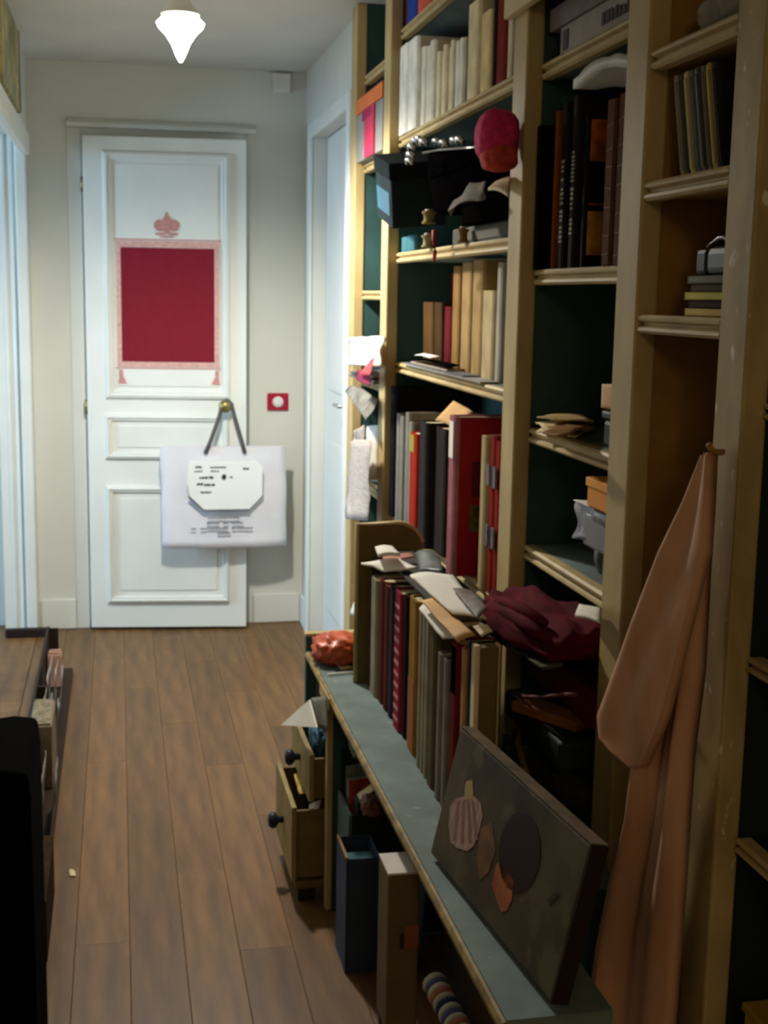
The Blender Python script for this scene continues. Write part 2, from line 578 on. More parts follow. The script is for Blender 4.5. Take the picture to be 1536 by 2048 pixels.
l.energy, l.color, l.shadow_soft_size = FILL_POWER, (1.0, 0.76, 0.46), 0.12
lo = bpy.data.objects.new('hall_fill', l)
lo.location = (-0.05, -1.3, 2.1)
link(lo)

# ================================================================== BOOKCASE
XF = 0.75
bc = thing('bookcase', 'tall built-in cream bookcase with green interior lining the right side', 'bookcase', (0.9, 2.8, 0))
POSTS = [('A', 4.19, 4.275), ('B', 3.655, 3.74), ('C', 2.40, 2.485), ('D', 1.82, 1.905), ('E', 1.468, 1.545)]
for nm, a, b in POSTS:
    p = box('post', XF, XF+0.034, a, b, 0.002, ZC-0.002, CREAMW if nm == 'E' else CREAM, bc, bevel=0.004)
    if nm == 'E':
        p['label'] = 'cream post with chipped paint'
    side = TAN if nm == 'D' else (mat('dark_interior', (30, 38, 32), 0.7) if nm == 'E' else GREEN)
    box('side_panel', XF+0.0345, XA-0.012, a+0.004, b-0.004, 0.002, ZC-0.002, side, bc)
box('back_panel', XA-0.011, XA-0.001, 0.4, 4.275, 0.002, ZC-0.002, GREEN, bc)


def mould_prof(x, zt, th):
    return [(x+0.022, zt), (x+0.004, zt), (x, zt-0.15*th), (x+0.001, zt-0.3*th), (x+0.009, zt-0.42*th), (x+0.009, zt-0.55*th),
            (x+0.001, zt-0.68*th), (x, zt-0.85*th), (x+0.004, zt-th), (x+0.022, zt-th)]


def shelf(x, y0, y1, zt, th=0.028, top=TEAL):
    s = box('shelf', x+0.0225, XA-0.0125, y0, y1, zt-th+0.004, zt, top, bc)
    prism('shelf_edge', [(a, y0, b) for a, b in mould_prof(x, zt, th)], (0, y1-y0, 0), CREAM, s)
    return s


XS = 0.776
c1, c2, c3, c4, c5 = (3.7445, 4.1855), (2.4895, 3.6505), (1.9095, 2.3955), (1.5495, 1.8155), (0.42, 1.4635)
for zt in (2.11, 1.838, 1.44, 1.165, 0.83, 0.45): shelf(XS, *c1, zt)
for zt in (2.150, 1.862, 1.545, 1.238, 0.795): shelf(XS, *c2, zt)
for zt in (1.852, 1.477, 1.176, 0.945): shelf(XS, *c3, zt)
for zt in (1.775, 1.592, 1.402): shelf(XF+0.002, *c4, zt, 0.027, TAN)
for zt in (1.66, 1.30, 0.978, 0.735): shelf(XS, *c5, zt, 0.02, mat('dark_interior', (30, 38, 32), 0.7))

box('fascia_board', 0.732, XF-0.001, 1.912, 2.50, 1.948, ZC-0.003, mat('cream_board', (212, 192, 148), 0.6, 0.05, 10), bc, bevel=0.003)

# ---- bench running in front of the bookcase
ZB = 0.53
be = thing('bench', 'long low blue-green bench shelf with cream edge in front of the bookcase', 'bench', (0.6, 2.3, 0))
prism('bench_top', [(0.464, 1.43, ZB-0.022), (0.605, 1.43, ZB-0.022), (0.605, 1.80, ZB-0.022), (XF-0.002, 1.80, ZB-0.022), (XF-0.002, 3.165, ZB-0.022), (0.464, 3.165, ZB-0.022)], (0, 0, 0.022), TEAL, be)
prism('bench_edge', [(0.4635, 1.43, ZB-0.002), (0.459, 1.43, ZB-0.003), (0.455, 1.43, ZB-0.010), (0.457, 1.43, ZB-0.020), (0.4635, 1.43, ZB-0.022)], (0, 1.735, 0), mat('worn_ochre_edge', (150, 128, 80), 0.6, 0.3, 30, 0.1), be)
eb = box('end_board', 0.458, XF-0.002, 3.166, 3.19, 0.36, ZB+0.035, GREEN, be)
box('end_board_edge', 0.456, XF-0.002, 3.163, 3.193, ZB+0.0355, ZB+0.044, CREAM, be, bevel=0.002)
dv = [(2.80, 2.83)]
for a, b in dv:
    box('divider', 0.470, XF-0.002, a, b, 0.002, ZB-0.0225, GREEN, be)
box('divider', 0.62, XF-0.002, 1.805, 1.825, 0.002, ZB-0.0225, GREEN, be)
box('front_leg', 0.545, 0.575, 1.44, 1.47, 0.002, ZB-0.0225, GREEN, be)
box('divider_edge', 0.456, 0.4695, 2.80, 2.83, 0.002, ZB-0.0225, CREAM, be, bevel=0.002)
box('corner_block', 0.452, 0.4545, 2.76, 2.90, ZB-0.03, ZB-0.001, CREAM, be)

# rack end on the bench: a board with a rounded back corner
pts = [(0.535, ZB+0.002), (0.535, 0.905), (0.625, 0.905)]
for i in range(1, 7):
    a = R(90-15*i)
    pts.append((0.625+0.06*math.cos(a), 0.845+0.06*math.sin(a)))
pts.append((0.685, ZB+0.002))
pts = [(a, b) for a, b in pts]
re_ = thing('rack_end', 'upright wooden end board with rounded corner holding the bench books', 'book end', (0.6, 2.88, ZB))
prism('end_panel', [(a, 2.865, b) for a, b in pts], (0, 0.018, 0), mat('olive_board', (112, 92, 50), 0.6, 0.14, 12, 0.1), re_)
rim = [(0.5335, ZB+0.002), (0.5335, 0.9065), (0.625, 0.9065)]+[(0.625+0.0615*math.cos(R(90-15*i)), 0.845+0.0615*math.sin(R(90-15*i))) for i in range(1, 6)]
V, Fc = [], []
for (a, b) in rim:
    V += [(a, 2.862, b), (a, 2.886, b)]
for (a, b), q in zip(rim, range(len(rim))):
    n_ = Vector((0.60-a, 0, 0.7-b)).normalized()*0.0001
# thin lipped edging along front and top
tube('edging', [(a, 2.874, b) for a, b in rim], 0.007, CREAM, re_)


# ================================================================== ON THE BACK DOOR AND WALL
st = thing('stencilled_panel', 'red rectangle with pink stencilled border, crest and tassels on the white door', 'decoration', (0.2, YD-0.007, 1.05))
YF = YD-0.0055
RED = mat('red_field', (128, 22, 40), 0.75, 0.06, 30)
PINK = mat('pink_stencil', (216, 170, 160), 0.8, 0.14, 60)
PINKD = mat('rose_stencil', (200, 142, 136), 0.8, 0.14, 60)
box('red_field', 0.021, 0.398, YF-0.003, YF, 1.142, 1.603, RED, st)
bx0, bx1, bz0, bz1 = 0.002, 0.418, 1.120, 1.630
for a in ((bx0, 0.0195, bz0, bz1), (0.3995, bx1, bz0, bz1), (0.020, 0.399, bz0, 1.1405), (0.020, 0.399, 1.6045, bz1)):
    box('border', a[0], a[1], YF-0.002, YF, a[2], a[3], PINK, st)
for a in ((bx0-0.006, bx1+0.006, bz1+0.003, bz1+0.008), (bx0-0.006, bx1+0.006, bz0-0.008, bz0-0.003)):
    box('border_line', a[0], a[1], YF-0.0015, YF, a[2], a[3], PINKD, st)


def disc_poly(cx, cz, rx, rz, n=14, y=YF, a0=0):
    return [(cx+rx*math.cos(a0+2*math.pi*i/n), y, cz+rz*math.sin(a0+2*math.pi*i/n)) for i in range(n)]


cx = 0.207
cr = [disc_poly(cx-0.027, 1.693, 0.025, 0.024), disc_poly(cx+0.027, 1.693, 0.025, 0.024), disc_poly(cx, 1.705, 0.020, 0.026),
      [(cx-0.012, YF, 1.722), (cx+0.012, YF, 1.722), (cx, YF, 1.748)],
      [(cx-0.014, YF, 1.662), (cx+0.014, YF, 1.662), (cx+0.006, YF, 1.69), (cx-0.006, YF, 1.69)],
      disc_poly(cx-0.026, 1.659, 0.022, 0.006), disc_poly(cx+0.026, 1.659, 0.022, 0.006), disc_poly(cx, 1.648, 0.03, 0.004)]
multi_prism('crest', cr, (0, -0.0025, 0), PINKD, st)
for tx in (0.015, 0.408):
    sgn = 1 if tx < 0.2 else -1
    multi_prism('tassel', [[(tx-0.007, YF, 1.108), (tx+0.007, YF, 1.108), (tx+0.008, YF, 1.085), (tx-0.008, YF, 1.085)],
                           [(tx-0.006, YF, 1.084), (tx+0.006, YF, 1.084), (tx+0.018+sgn*0.006, YF, 1.05), (tx-0.018+sgn*0.006, YF, 1.05)]], (0, -0.0025, 0), PINKD, st)

# the door stands slightly ajar: door and stencilled panel turn together about the hinge
HINGE, AJAR = Vector((-0.13, YB-0.02, 0)), R(-6.0)
for o_ in (d1, st):
    o_.location = HINGE+Matrix.Rotation(AJAR, 3, 'Z') @ (o_.location-HINGE)
    o_.rotation_euler = (0, 0, AJAR)
sw = thing('wall_switch', 'red square switch plate with round white centre beside the white door', 'switch', (0.668, YB-0.002, 0.93))
multi_prism('plate', [[(0.623, YB-0.001, 0.934), (0.713, YB-0.001, 0.934), (0.713, YB-0.001, 1.008), (0.623, YB-0.001, 1.008)]], (0, -0.010, 0), mat('red_plate', (170, 30, 56), 0.4), sw, bevel=0.002)
lathe('rocker', (0.668, YB-0.0115, 0.971), [(0.0, 0.0), (0.024, 0.0), (0.023, -0.004), (0.012, -0.006), (0.0, -0.006)], mat('white_plastic', (232, 230, 224), 0.4), sw, 20, 'y')
jb = thing('junction_box', 'small white box high on the back wall near the ceiling corner', 'box', (0.675, YB-0.02, 2.25))
box('cover', 0.640, 0.712, YB-0.035, YB-0.005, 2.248, 2.322, mat('white_plastic', (232, 230, 224), 0.4), jb, bevel=0.005)
box('backplate', 0.636, 0.716, YB-0.0045, YB-0.0005, 2.244, 2.326, mat('white_plastic', (232, 230, 224), 0.4), jb, bevel=0.001)

# ---- white carrier bag hanging on the door knob
BAGM = mat('white_bag', (226, 224, 228), 0.6, 0.03, 14, 0.12)
HANDLE = mat('grey_webbing', (96, 92, 90), 0.8)
bag = thing('carrier_bag', 'large white printed carrier bag hanging by grey straps from the door knob', 'bag', (0.43, 5.40, 0.38))
V, Fc = [], []
NX, NZ = 16, 14
bl, brr, bb, bt = 0.172, 0.690, 0.376, 0.800
for side in (0, 1):
    for j in range(NZ+1):
        for i in range(NX+1):
            u, v = i/NX, j/NZ
            th = 0.030*math.sin(math.pi*u)**0.5*(1-0.75*v)+0.003
            yy = 5.425-(th if side == 0 else -min(th, 0.022))
            xx = bl+(brr-bl)*u
            zz = bb+(bt-bb)*v
            wob = 0.006*noise.noise(Vector((xx*7, zz*7, side*3)))
            V.append((xx+0.006*noise.noise(Vector((3, zz*6, 0)))*(1 if i in (0, NX) else 0), yy+wob, zz+0.004*noise.noise(Vector((xx*6, 0, 5)))*(j in (0, NZ))))
NN = (NX+1)*(NZ+1)
q = lambda s_, i, j: s_*NN+j*(NX+1)+i
for j in range(NZ):
    for i in range(NX):
        Fc.append((q(0, i, j), q(0, i+1, j), q(0, i+1, j+1), q(0, i, j+1)))
        Fc.append((q(1, i, j), q(1, i, j+1), q(1, i+1, j+1), q(1, i+1, j)))
    Fc.append((q(0, 0, j), q(0, 0, j+1), q(1, 0, j+1), q(1, 0, j)))
    Fc.append((q(0, NX, j), q(1, NX, j), q(1, NX, j+1), q(0, NX, j+1)))
for i in range(NX):
    Fc.append((q(0, i, 0), q(1, i, 0), q(1, i+1, 0), q(0, i+1, 0)))
mesh_obj('bag_body', V, Fc, BAGM, bag, smooth=True)
KX, KZ = 0.443, 0.985
for yo in (0,):
    tube('strap', [(0.352, 5.405, 0.772), (0.375, 5.408, 0.825), (0.410, 5.418, 0.92), (KX-0.018, 5.428, 0.978), (KX, 5.430, 0.993), (KX+0.018, 5.428, 0.978),
                   (0.475, 5.418, 0.92), (0.502, 5.408, 0.825), (0.515, 5.405, 0.772)], 0.0085, HANDLE, bag)
YL = 5.374
PLATEM = mat('white_print', (240, 240, 236), 0.5, 0.02, 9)
c8 = [(0.285, 0.745), (0.56, 0.745), (0.585, 0.72), (0.585, 0.60), (0.53, 0.543), (0.345, 0.543), (0.285, 0.60), (0.275, 0.66)]
prism('octagonal_print', [(a, YL, b) for a, b in c8], (0, -0.003, 0), PLATEM, bag)
sh_ = [(0.278, 0.612), (0.288, 0.60), (0.345, 0.5425), (0.53, 0.5425), (0.585, 0.60), (0.592, 0.592), (0.535, 0.533), (0.34, 0.533), (0.272, 0.60)]
prism('print_outline', [(a, YL-0.0005, b) for a, b in [(0.2835, 0.601), (0.3445, 0.5425), (0.530, 0.5425), (0.534, 0.535), (0.341, 0.535), (0.276, 0.598)]], (0, -0.003, 0), mat('grey_outline', (110, 110, 118), 0.8), bag)
rng = random.Random(3)
polys = []


def textline(x0, x1, z, h, y, dens=0.8, tilt=0.0):
    x = x0
    while x < x1:
        wd = rng.uniform(0.006, 0.018)*h/0.008
        if rng.random() < dens:
            z_ = z+(x-x0)*tilt
            polys.append([(x, y, z_), (x+wd*0.85, y, z_), (x+wd*0.85, y, z_+h*rng.uniform(0.6, 1)), (x, y, z_+h*rng.uniform(0.6, 1))])
        x += wd


for (x0, x1, z, h, dn) in ((0.31, 0.335, 0.716, 0.010, 1), (0.37, 0.43, 0.716, 0.006, .9), (0.305, 0.40, 0.70, 0.006, .7), (0.305, 0.355, 0.672, 0.010, .9), (0.365, 0.385, 0.672, 0.010, 1),
                           (0.315, 0.335, 0.645, 0.012, 1), (0.345, 0.375, 0.642, 0.010, 1), (0.33, 0.37, 0.612, 0.008, .9), (0.425, 0.46, 0.674, 0.007, .7), (0.505, 0.525, 0.708, 0.010, 1)):
    textline(x0, x1, z, h, YL-0.0035, dn)
polys.append([(a, YL-0.0035, b) for a, b in ((0.415, 0.672), (0.428, 0.665), (0.436, 0.676), (0.432, 0.69), (0.420, 0.688))])
multi_prism('print_marks', polys, (0, -0.001, 0), INK, bag, kind='stuff')
polys = []
for (x0, x1, z) in ((0.36, 0.50, 0.502), (0.345, 0.51, 0.480), (0.29, 0.56, 0.458), (0.40, 0.45, 0.437)):
    textline(x0, x1, z, 0.0075, 5.384, 0.85)
multi_prism('text_lines', polys, (0, -0.0045, 0), mat('grey_ink', (120, 116, 124), 0.8), bag, kind='stuff')

bag.location.y -= 0.062
bag.location.x -= 0.006
# ================================================================== LEFT SIDE
pic = thing('picture', 'yellow-green blotched picture hung above the left opening', 'picture', (XL+0.012, 4.6, 2.04))
box('canvas', XL+0.001, XL+0.018, 4.25, 4.93, 2.045, 2.322,
    mat('mottled_canvas', (176, 166, 120), 0.8, 0.35, 7, 0.1, flecks=((138, 146, 122), 12, 0.52)), pic, bevel=0.003)
box('dark_edge', XL+0.001, XL+0.020, 4.931, 4.95, 2.045, 2.322, mat('grey_green_edge', (96, 100, 76), 0.7), pic)

blk = thing('black_furniture', 'black upright piece of furniture cut off by the lower left corner', 'furniture', (-0.34, 2.3, 0))
BLK = mat('black_fabric', (4, 4, 4), 0.95, 0.2, 30, 0, 0.02)
v = []
pts = [(-0.154, 0.0), (-0.154, 0.58), (-0.157, 0.612), (-0.160, 0.628), (-0.20, 0.634), (-0.30, 0.622), (-0.342, 0.61), (-0.342, 0.0)]
prism('body', [(a, 2.12, b+0.002) for a, b in pts], (0, 0.30, 0), BLK, blk, bevel=0.008, smooth=False)
box('side_pad', -0.339, -0.16, 2.108, 2.1195, 0.06, 0.56, BLK, blk, bevel=0.004)

rk = thing('low_rack', 'low dark rack along the left side of the floor holding papers', 'rack', (-0.24, 3.7, 0))
DARKW = mat('dark_wood', (44, 30, 20), 0.6)
box('base', -0.272, -0.185, 2.45, 4.85, 0.002, 0.022, DARKW, rk)
box('back_board', -0.276, -0.268, 2.45, 4.85, 0.0225, 0.185, DARKW, rk)
for yy in (2.45, 3.0, 3.55, 4.1, 4.835):
    box('divider', -0.2675, -0.235, yy, yy+0.012, 0.0225, 0.18, DARKW, rk)
lefts = [('small pinkish packet at the far end of the low left rack', -0.262, -0.215, 4.60, 4.66, 0.15, (190, 150, 130), 0),
         ('crumpled light grey paper roll upright in the low left rack', -0.255, -0.20, 4.18, 4.40, 0.20, (176, 170, 160), 1),
         ('grey folded paper behind the pale file in the low left rack', -0.258, -0.20, 3.90, 4.08, 0.185, (150, 146, 138), 1),
         ('pale file with yellowish spine standing in the low left rack', -0.262, -0.20, 3.62, 3.86, 0.215, (140, 126, 102), 0),
         ('torn grey paper sheaf sticking out of the low left rack', -0.262, -0.17, 3.22, 3.50, 0.20, (150, 142, 128), 1),
         ('brown cardboard file standing nearest in the low left rack', -0.262, -0.165, 2.62, 2.95, 0.17, (64, 48, 34), 0)]
for (lb, x0, x1, y0, y1, h, c, cr_) in lefts:
    if cr_:
        t = thing('paper_sheaf', lb, 'paper', ((x0+x1)/2, (y0+y1)/2, 0.0225))
        nn = 3
        for i in range(nn):
            xa = x0+(x1-x0)*(i+0.3)/nn
            sheet('sheet', [(xa, y0+0.01*i, 0.024), (xa, y1-0.012*i, 0.024), (xa+0.014, y1-0.02*i, h-0.012*i), (xa+0.008+0.006*i, y0+0.02, h-0.02+0.006*i)],
                  cmat(c, 0.8, 0.2, 30), t, curl=0.004, rough=0.004, seed=i)
    else:
        t = thing('paper_file', lb, 'file', ((x0+x1)/2, (y0+y1)/2, 0.0225))
        box('file_cover', x0, x1, y0, y1, 0.0235, h-0.006, cmat(c), t, bevel=0.003)
        box('paper_edges', x0+0.004, x1-0.004, y0+0.004, y1-0.004, h-0.0058, h, cmat(tuple(int(v*0.9) for v in c), 0.8, 0.3, 60), t)
scp = sheet('paper_scrap', [onz(0.003, *p) for p in ((137, 1740), (150, 1742), (152, 1752), (140, 1752))], CREAMP, None, curl=0.004,
            label='tiny pale paper scrap lying on the floor boards at left', cat='paper')

# ================================================================== COLUMN 1 (farthest, narrow)
jug = thing('bottle', 'dark green glass bottle on the top shelf of the farthest column', 'bottle', (0.86, 3.86, 2.11))
GLASS = mat('green_glass', (22, 66, 48), 0.08, 0.05, 5, 0, 0.6)
lathe('bottle_body', (0.86, 3.87, 2.111), [(0.0, 0), (0.05, 0.0), (0.056, 0.01), (0.056, 0.11), (0.045, 0.14), (0.02, 0.165), (0.017, 0.19)], GLASS, jug)
lathe('cap', (0.86, 3.87, 2.3015), [(0.0, 0), (0.02, 0), (0.02, 0.016), (0.0, 0.018)], STEEL, jug)
gb = thing('gift_box', 'grey box with wide pink ribbon and orange lid in the farthest column', 'box', (0.85, 3.95, 1.838))
box('box_body', 0.752, 0.95, 3.765, 4.18, 1.839, 1.985, mat('grey_card', (150, 146, 138), 0.7), gb, bevel=0.003)
box('lid', 0.748, 0.955, 3.762, 4.183, 1.9855, 2.03, mat('orange_card', (226, 120, 62), 0.6), gb, bevel=0.003)
box('ribbon', 0.7465, 0.7515, 3.87, 4.02, 1.840, 1.985, mat('pink_ribbon', (216, 60, 96), 0.5), gb)
box('ribbon_band', 0.7460, 0.7512, 3.90, 4.06, 1.955, 1.984, mat('dark_pink_ribbon', (170, 40, 80), 0.5), gb)

sheet('white_paper_stack', [onx(0.712, 697, 738)+Vector((0, 0, 0.012)), onx(0.712, 757, 742)+Vector((0, 0, 0.012)), onx(0.728, 762, 672), onx(0.728, 698, 676)], WHITEP, None, 0.014, thick=0.010, seed=1, rough=0.012, n=10,
      label='sloping pile of white papers overhanging the farthest column shelf', cat='paper')
sheet('red_leaflet', [Vector((0.684, 3.70, 1.20)), Vector((0.684, 3.54, 1.205)), Vector((0.698, 3.55, 1.258)), Vector((0.698, 3.63, 1.240))], mat('red_print', (206, 80, 84), 0.6), None, 0.004,
      label='red and pink leaflet propped on the white papers of the farthest column', cat='leaflet')
sheet('violet_leaflet', [Vector((0.690, 3.78, 1.178)), Vector((0.690, 3.58, 1.174)), Vector((0.697, 3.58, 1.198)), Vector((0.697, 3.80, 1.210))], mat('wine_print', (130, 36, 66), 0.6), None, 0.003,
      label='dark wine red leaflet under the pink leaflet in the farthest column', cat='leaflet')
mz = thing('magazine_pile', 'grey magazines under the white papers on the farthest column shelf', 'magazines', (0.85, 3.95, 1.1655))
for i in range(4):
    box('magazine', 0.735+0.006*(i % 2), 0.92, 3.76+0.01*i, 4.17-0.015*i, 1.1662+i*0.0055, 1.1712+i*0.0055, cmat(((120, 116, 112), (170, 166, 158), (90, 90, 92), (150, 140, 128))[i]), mz)
sheet('curling_magazine', [Vector((0.742, 4.16, 1.139)), Vector((0.742, 3.70, 1.125)), Vector((0.70, 3.68, 1.07)), Vector((0.715, 4.12, 1.12))], mat('grey_print', (128, 124, 116), 0.7, 0.3, 30), None, 0.01, rough=0.006,
      label='grey magazine cover curling down below the farthest column shelf', cat='magazine')
for i, (lb, px) in enumerate((('pair of crumpled white papers standing in the farthest column', ((705, 905), (730, 905), (728, 850), (712, 862))),
                              ('white folded sheet leaning beside the dark gap of the farthest column', ((728, 960), (752, 960), (753, 850), (735, 852))))):
    sheet('folded_paper', [onx(0.738+0.009*i, *p) for p in px], GREYP if i == 0 else WHITEP, None, 0.01, thick=0.006, rough=0.01, seed=i, label=lb, cat='paper')
sheet('newsprint', [onx(0.735, 703, 885), onx(0.715, 742, 880), onx(0.70, 735, 1042), onx(0.66, 690, 1038)], mat('newsprint', (178, 168, 160), 0.8, 0.16, 60, 0, stretch=(1, 0.3, 5)), None,
      0.02, rough=0.008, n=10, label='grey printed sheet hanging out of the farthest column', cat='paper')
sheet('small_white_flyer', [onx(0.742, 699, 1228), onx(0.742, 716, 1232), onx(0.747, 716, 1195), onx(0.747, 712, 1192)], WHITEP, None, 0.004,
      label='small white flyer low in the farthest column by the white door jamb', cat='paper')

# ================================================================== COLUMN 2 (wide)
Z = 2.151
row(2.491, 3.650)
for (xl, xr, c, lb) in ((782, 803, (176, 60, 60), 'dull red book on the top shelf left of the blue one'), (805, 832, (46, 74, 150), 'blue book on the top shelf of the wide column'),
                        (834, 862, (206, 92, 72), 'orange red book on the top shelf right of the blue one')):
    band(Z, 20, xl, xr, 0, 0.79, c, lb, 1, z1=2.30)
Z = 1.863
row(2.491, 3.650, 0.925)
band(Z, 160, 795, 830, 60, 0.772, (236, 228, 210), 'tall white binder beginning the wide column second row', 2, group='tall white binders', z1=2.10, depth=0.22)
band(Z, 160, 832, 866, 90, 0.785, (226, 214, 190), 'off-white book next to the tall white binders', 3, group='off-white books beside the binders', z1=2.06)
band(Z, 160, 867, 904, 100, 0.79, (230, 214, 176), 'thin cream paperback in the run of cream spines', 5, group='thin cream paperbacks', z1=2.03, jit=0.008)
band(Z, 160, 906, 921, 105, 0.785, (242, 238, 226), 'bright white paperback ending the run of cream spines', 2, group='bright white paperbacks', z1=2.02)
band(Z, 160, 922, 931, 30, 0.80, (70, 62, 52), 'dark brown narrow book beside the bright white paperbacks', 1, z1=2.09)
band(Z, 160, 932, 953, 38, 0.784, (238, 224, 188), 'ivory book between two dark gaps in the second row', 1, z1=2.07)
band(Z, 160, 958, 978, 48, 0.786, (236, 216, 166), 'yellowish cream book right of the ivory one', 1, z1=2.03)
band(Z, 160, 980, 988, 30, 0.79, (52, 38, 40), 'nearly black narrow book right of the yellowish cream one', 1, z1=2.09)
band(Z, 160, 989, 1009, 10, 0.785, (140, 40, 40), 'dark red book with orange foot near the post', 1, z1=2.09, cs=[(130, 44, 40)])
band(Z, 160, 1011, 1021, 10, 0.784, (230, 218, 200), 'slim white book against the post in the second row', 1, z1=2.06)
brn = band(Z, 100, 905, 965, 40, 0.93, (150, 116, 72), 'brown book standing behind the second row', 2, group='brown books at the back of the second row', z1=2.12, depth=0.08, back=True)

# third row: boxes and bags
bb_ = thing('blue_grey_box', 'dark blue-grey box with lighter blue label tilting off the third shelf', 'box', (0.80, 3.45, 1.60))
ctr = Vector((0.74, 3.50, 1.60))
Rm = Matrix.Rotation(R(12), 3, 'X') @ Matrix.Rotation(R(-6), 3, 'Y')
tfb = lambda p: ctr+Rm @ (Vector(p)-ctr)
box('box_body', 0.715, 0.86, 3.41, 3.62, 1.62, 1.775, mat('slate_card', (36, 44, 48), 0.9, spec=0.02), bb_, bevel=0.004, tf=tfb)
box('lid', 0.711, 0.864, 3.406, 3.624, 1.745, 1.788, mat('dark_slate_card', (24, 29, 31), 0.9, spec=0.02), bb_, bevel=0.003, tf=tfb)
box('label_card', 0.7125, 0.7148, 3.43, 3.60, 1.65, 1.71, mat('blue_label', (44, 84, 102), 0.6), bb_, tf=tfb)
row(2.491, 3.650)
tl = band(1.546, 470, 800, 826, 440, 0.775, (62, 104, 112), 'teal book standing under the tilted blue-grey box', 2, group='teal books under the tilted box', z1=1.59)
bk = thing('black_bag', 'big black bag with shiny metal buckles bulging on the third shelf', 'bag', (0.80, 2.95, 1.60))
BBAG = mat('black_leather', (6, 5, 5), 1.0, 0.2, 18, 0.2, 0.0)
pts = [onx(0.775, *p) for p in ((852, 300), (985, 288), (990, 345), (930, 392), (895, 428), (868, 430), (853, 370))]
prism('bag_body', pts, (0.15, 0, 0), BBAG, bk, bevel=0.018, smooth=True)
tube('zip', [onx(0.772, *p) for p in ((846, 306), (880, 300), (930, 296), (978, 292))], 0.003, STEEL, bk)
box('flap', 0.767, 0.7745, onx(0.77, 965, 330).y, onx(0.77, 860, 330).y, 1.715, 1.745, BBAG, bk, bevel=0.002)
for i, (px, py) in enumerate(((822, 296), (830, 284), (838, 280), (846, 286), (820, 312), (818, 324), (872, 285), (886, 288), (908, 283), (918, 282))):
    p = onx(0.700 if px < 850 else 0.762, px, py)
    tube('buckle', [p+Vector((0, 0.02, 0)), p+Vector((-0.004, 0.008, 0.006)), p+Vector((-0.002, -0.012, 0.004)), p+Vector((0.004, -0.022, -0.004))], 0.006, STEEL, bk)
ball = thing('pink_ball', 'pink and orange plush ball on the third shelf beside the post', 'toy', (0.76, 2.62, 1.69))
lump('plush_body', onx(0.705, 994, 275), (0.040, 0.048, 0.050), mat('pink_plush', (214, 52, 112), 0.85, 0.2, 60, 0.6), ball, 3, 0.10, 1.5, flat=False)
lump('orange_foot', onx(0.705, 998, 316), (0.034, 0.040, 0.026), mat('orange_plush', (200, 72, 60), 0.85, 0.2, 60, 0.6), ball, 4, 0.12, 1.5, flat=False)
fb = thing('black_flat_box', 'flat black box under pale papers on the third shelf', 'box', (0.85, 2.8, 1.60))
box('box_body', 0.765, 0.98, 2.52, 2.90, 1.5845, 1.628, BLACK, fb, bevel=0.004)
box('lid', 0.760, 0.985, 2.515, 2.905, 1.6285, 1.645, mat('charcoal_card', (26, 26, 25), 0.9, spec=0.0), fb, bevel=0.003)
sheet('grey_cloth', [onx(0.715, 900, 430), onx(0.715, 968, 402), onx(0.738, 972, 362), onx(0.742, 925, 378)], mat('grey_fabric', (120, 112, 102), 0.9, 0.2, 40), None, 0.02, rough=0.012, n=10,
      label='rumpled grey cloth draped on the flat black box', cat='cloth')
sheet('pale_folder', [onx(0.690, 976, 376), onx(0.690, 1020, 392), onx(0.745, 1022, 352), onx(0.745, 992, 362)], CREAMP, None, 0.006, thick=0.005,
      label='pale folder sloping beneath the pink plush ball', cat='folder')
ol = thing('long_carton', 'long olive grey carton lying under the flat black box', 'box', (0.85, 2.8, 1.546))
box('carton_body', 0.792, 0.97, 2.50, 3.08, 1.546, 1.5835, mat('olive_card', (66, 62, 48), 0.7), ol, bevel=0.003)
box('carton_flap', 0.7895, 0.7918, 2.60, 2.95, 1.552, 1.578, mat('grey_olive_card', (84, 78, 60), 0.7), ol)
for i, (lb, px, py, r, c) in enumerate((('small brass lidded pot under the black bag', 858, 438, 0.018, (130, 112, 66)), ('cream spool at the left end of the long carton', 857, 478, 0.018, (150, 136, 100)),
                                        ('tan spool lying in front of the long carton', 926, 482, 0.013, (132, 106, 64)))):
    p = onx(0.771, px, py)
    t = thing('pot' if i == 0 else 'spool', lb, 'pot' if i == 0 else 'spool', p)
    z_ = 1.5465 if i else p.z-0.012
    lathe('body', (p.x, p.y, z_), [(0.0, 0), (r, 0), (r, 0.004), (r*0.75, 0.008), (r*0.75, 0.022), (r, 0.026), (r, 0.030), (0, 0.031)], cmat(c), t, 16)
    lathe('rim', (p.x, p.y, z_+0.0315), [(0.0, 0), (r*0.6, 0), (r*0.6, 0.004), (0, 0.004)], CREAMP, t, 12)
tube('red_ribbon', [onx(0.745, 868, 462), onx(0.742, 869, 485), onx(0.742, 870, 505), onx(0.746, 868, 522)], [0.006, 0.006, 0.005, 0.004], mat('red_ribbon', (150, 36, 34), 0.6), None, seg=6,
     label='short red ribbon hanging over the edge of the third shelf', cat='ribbon')

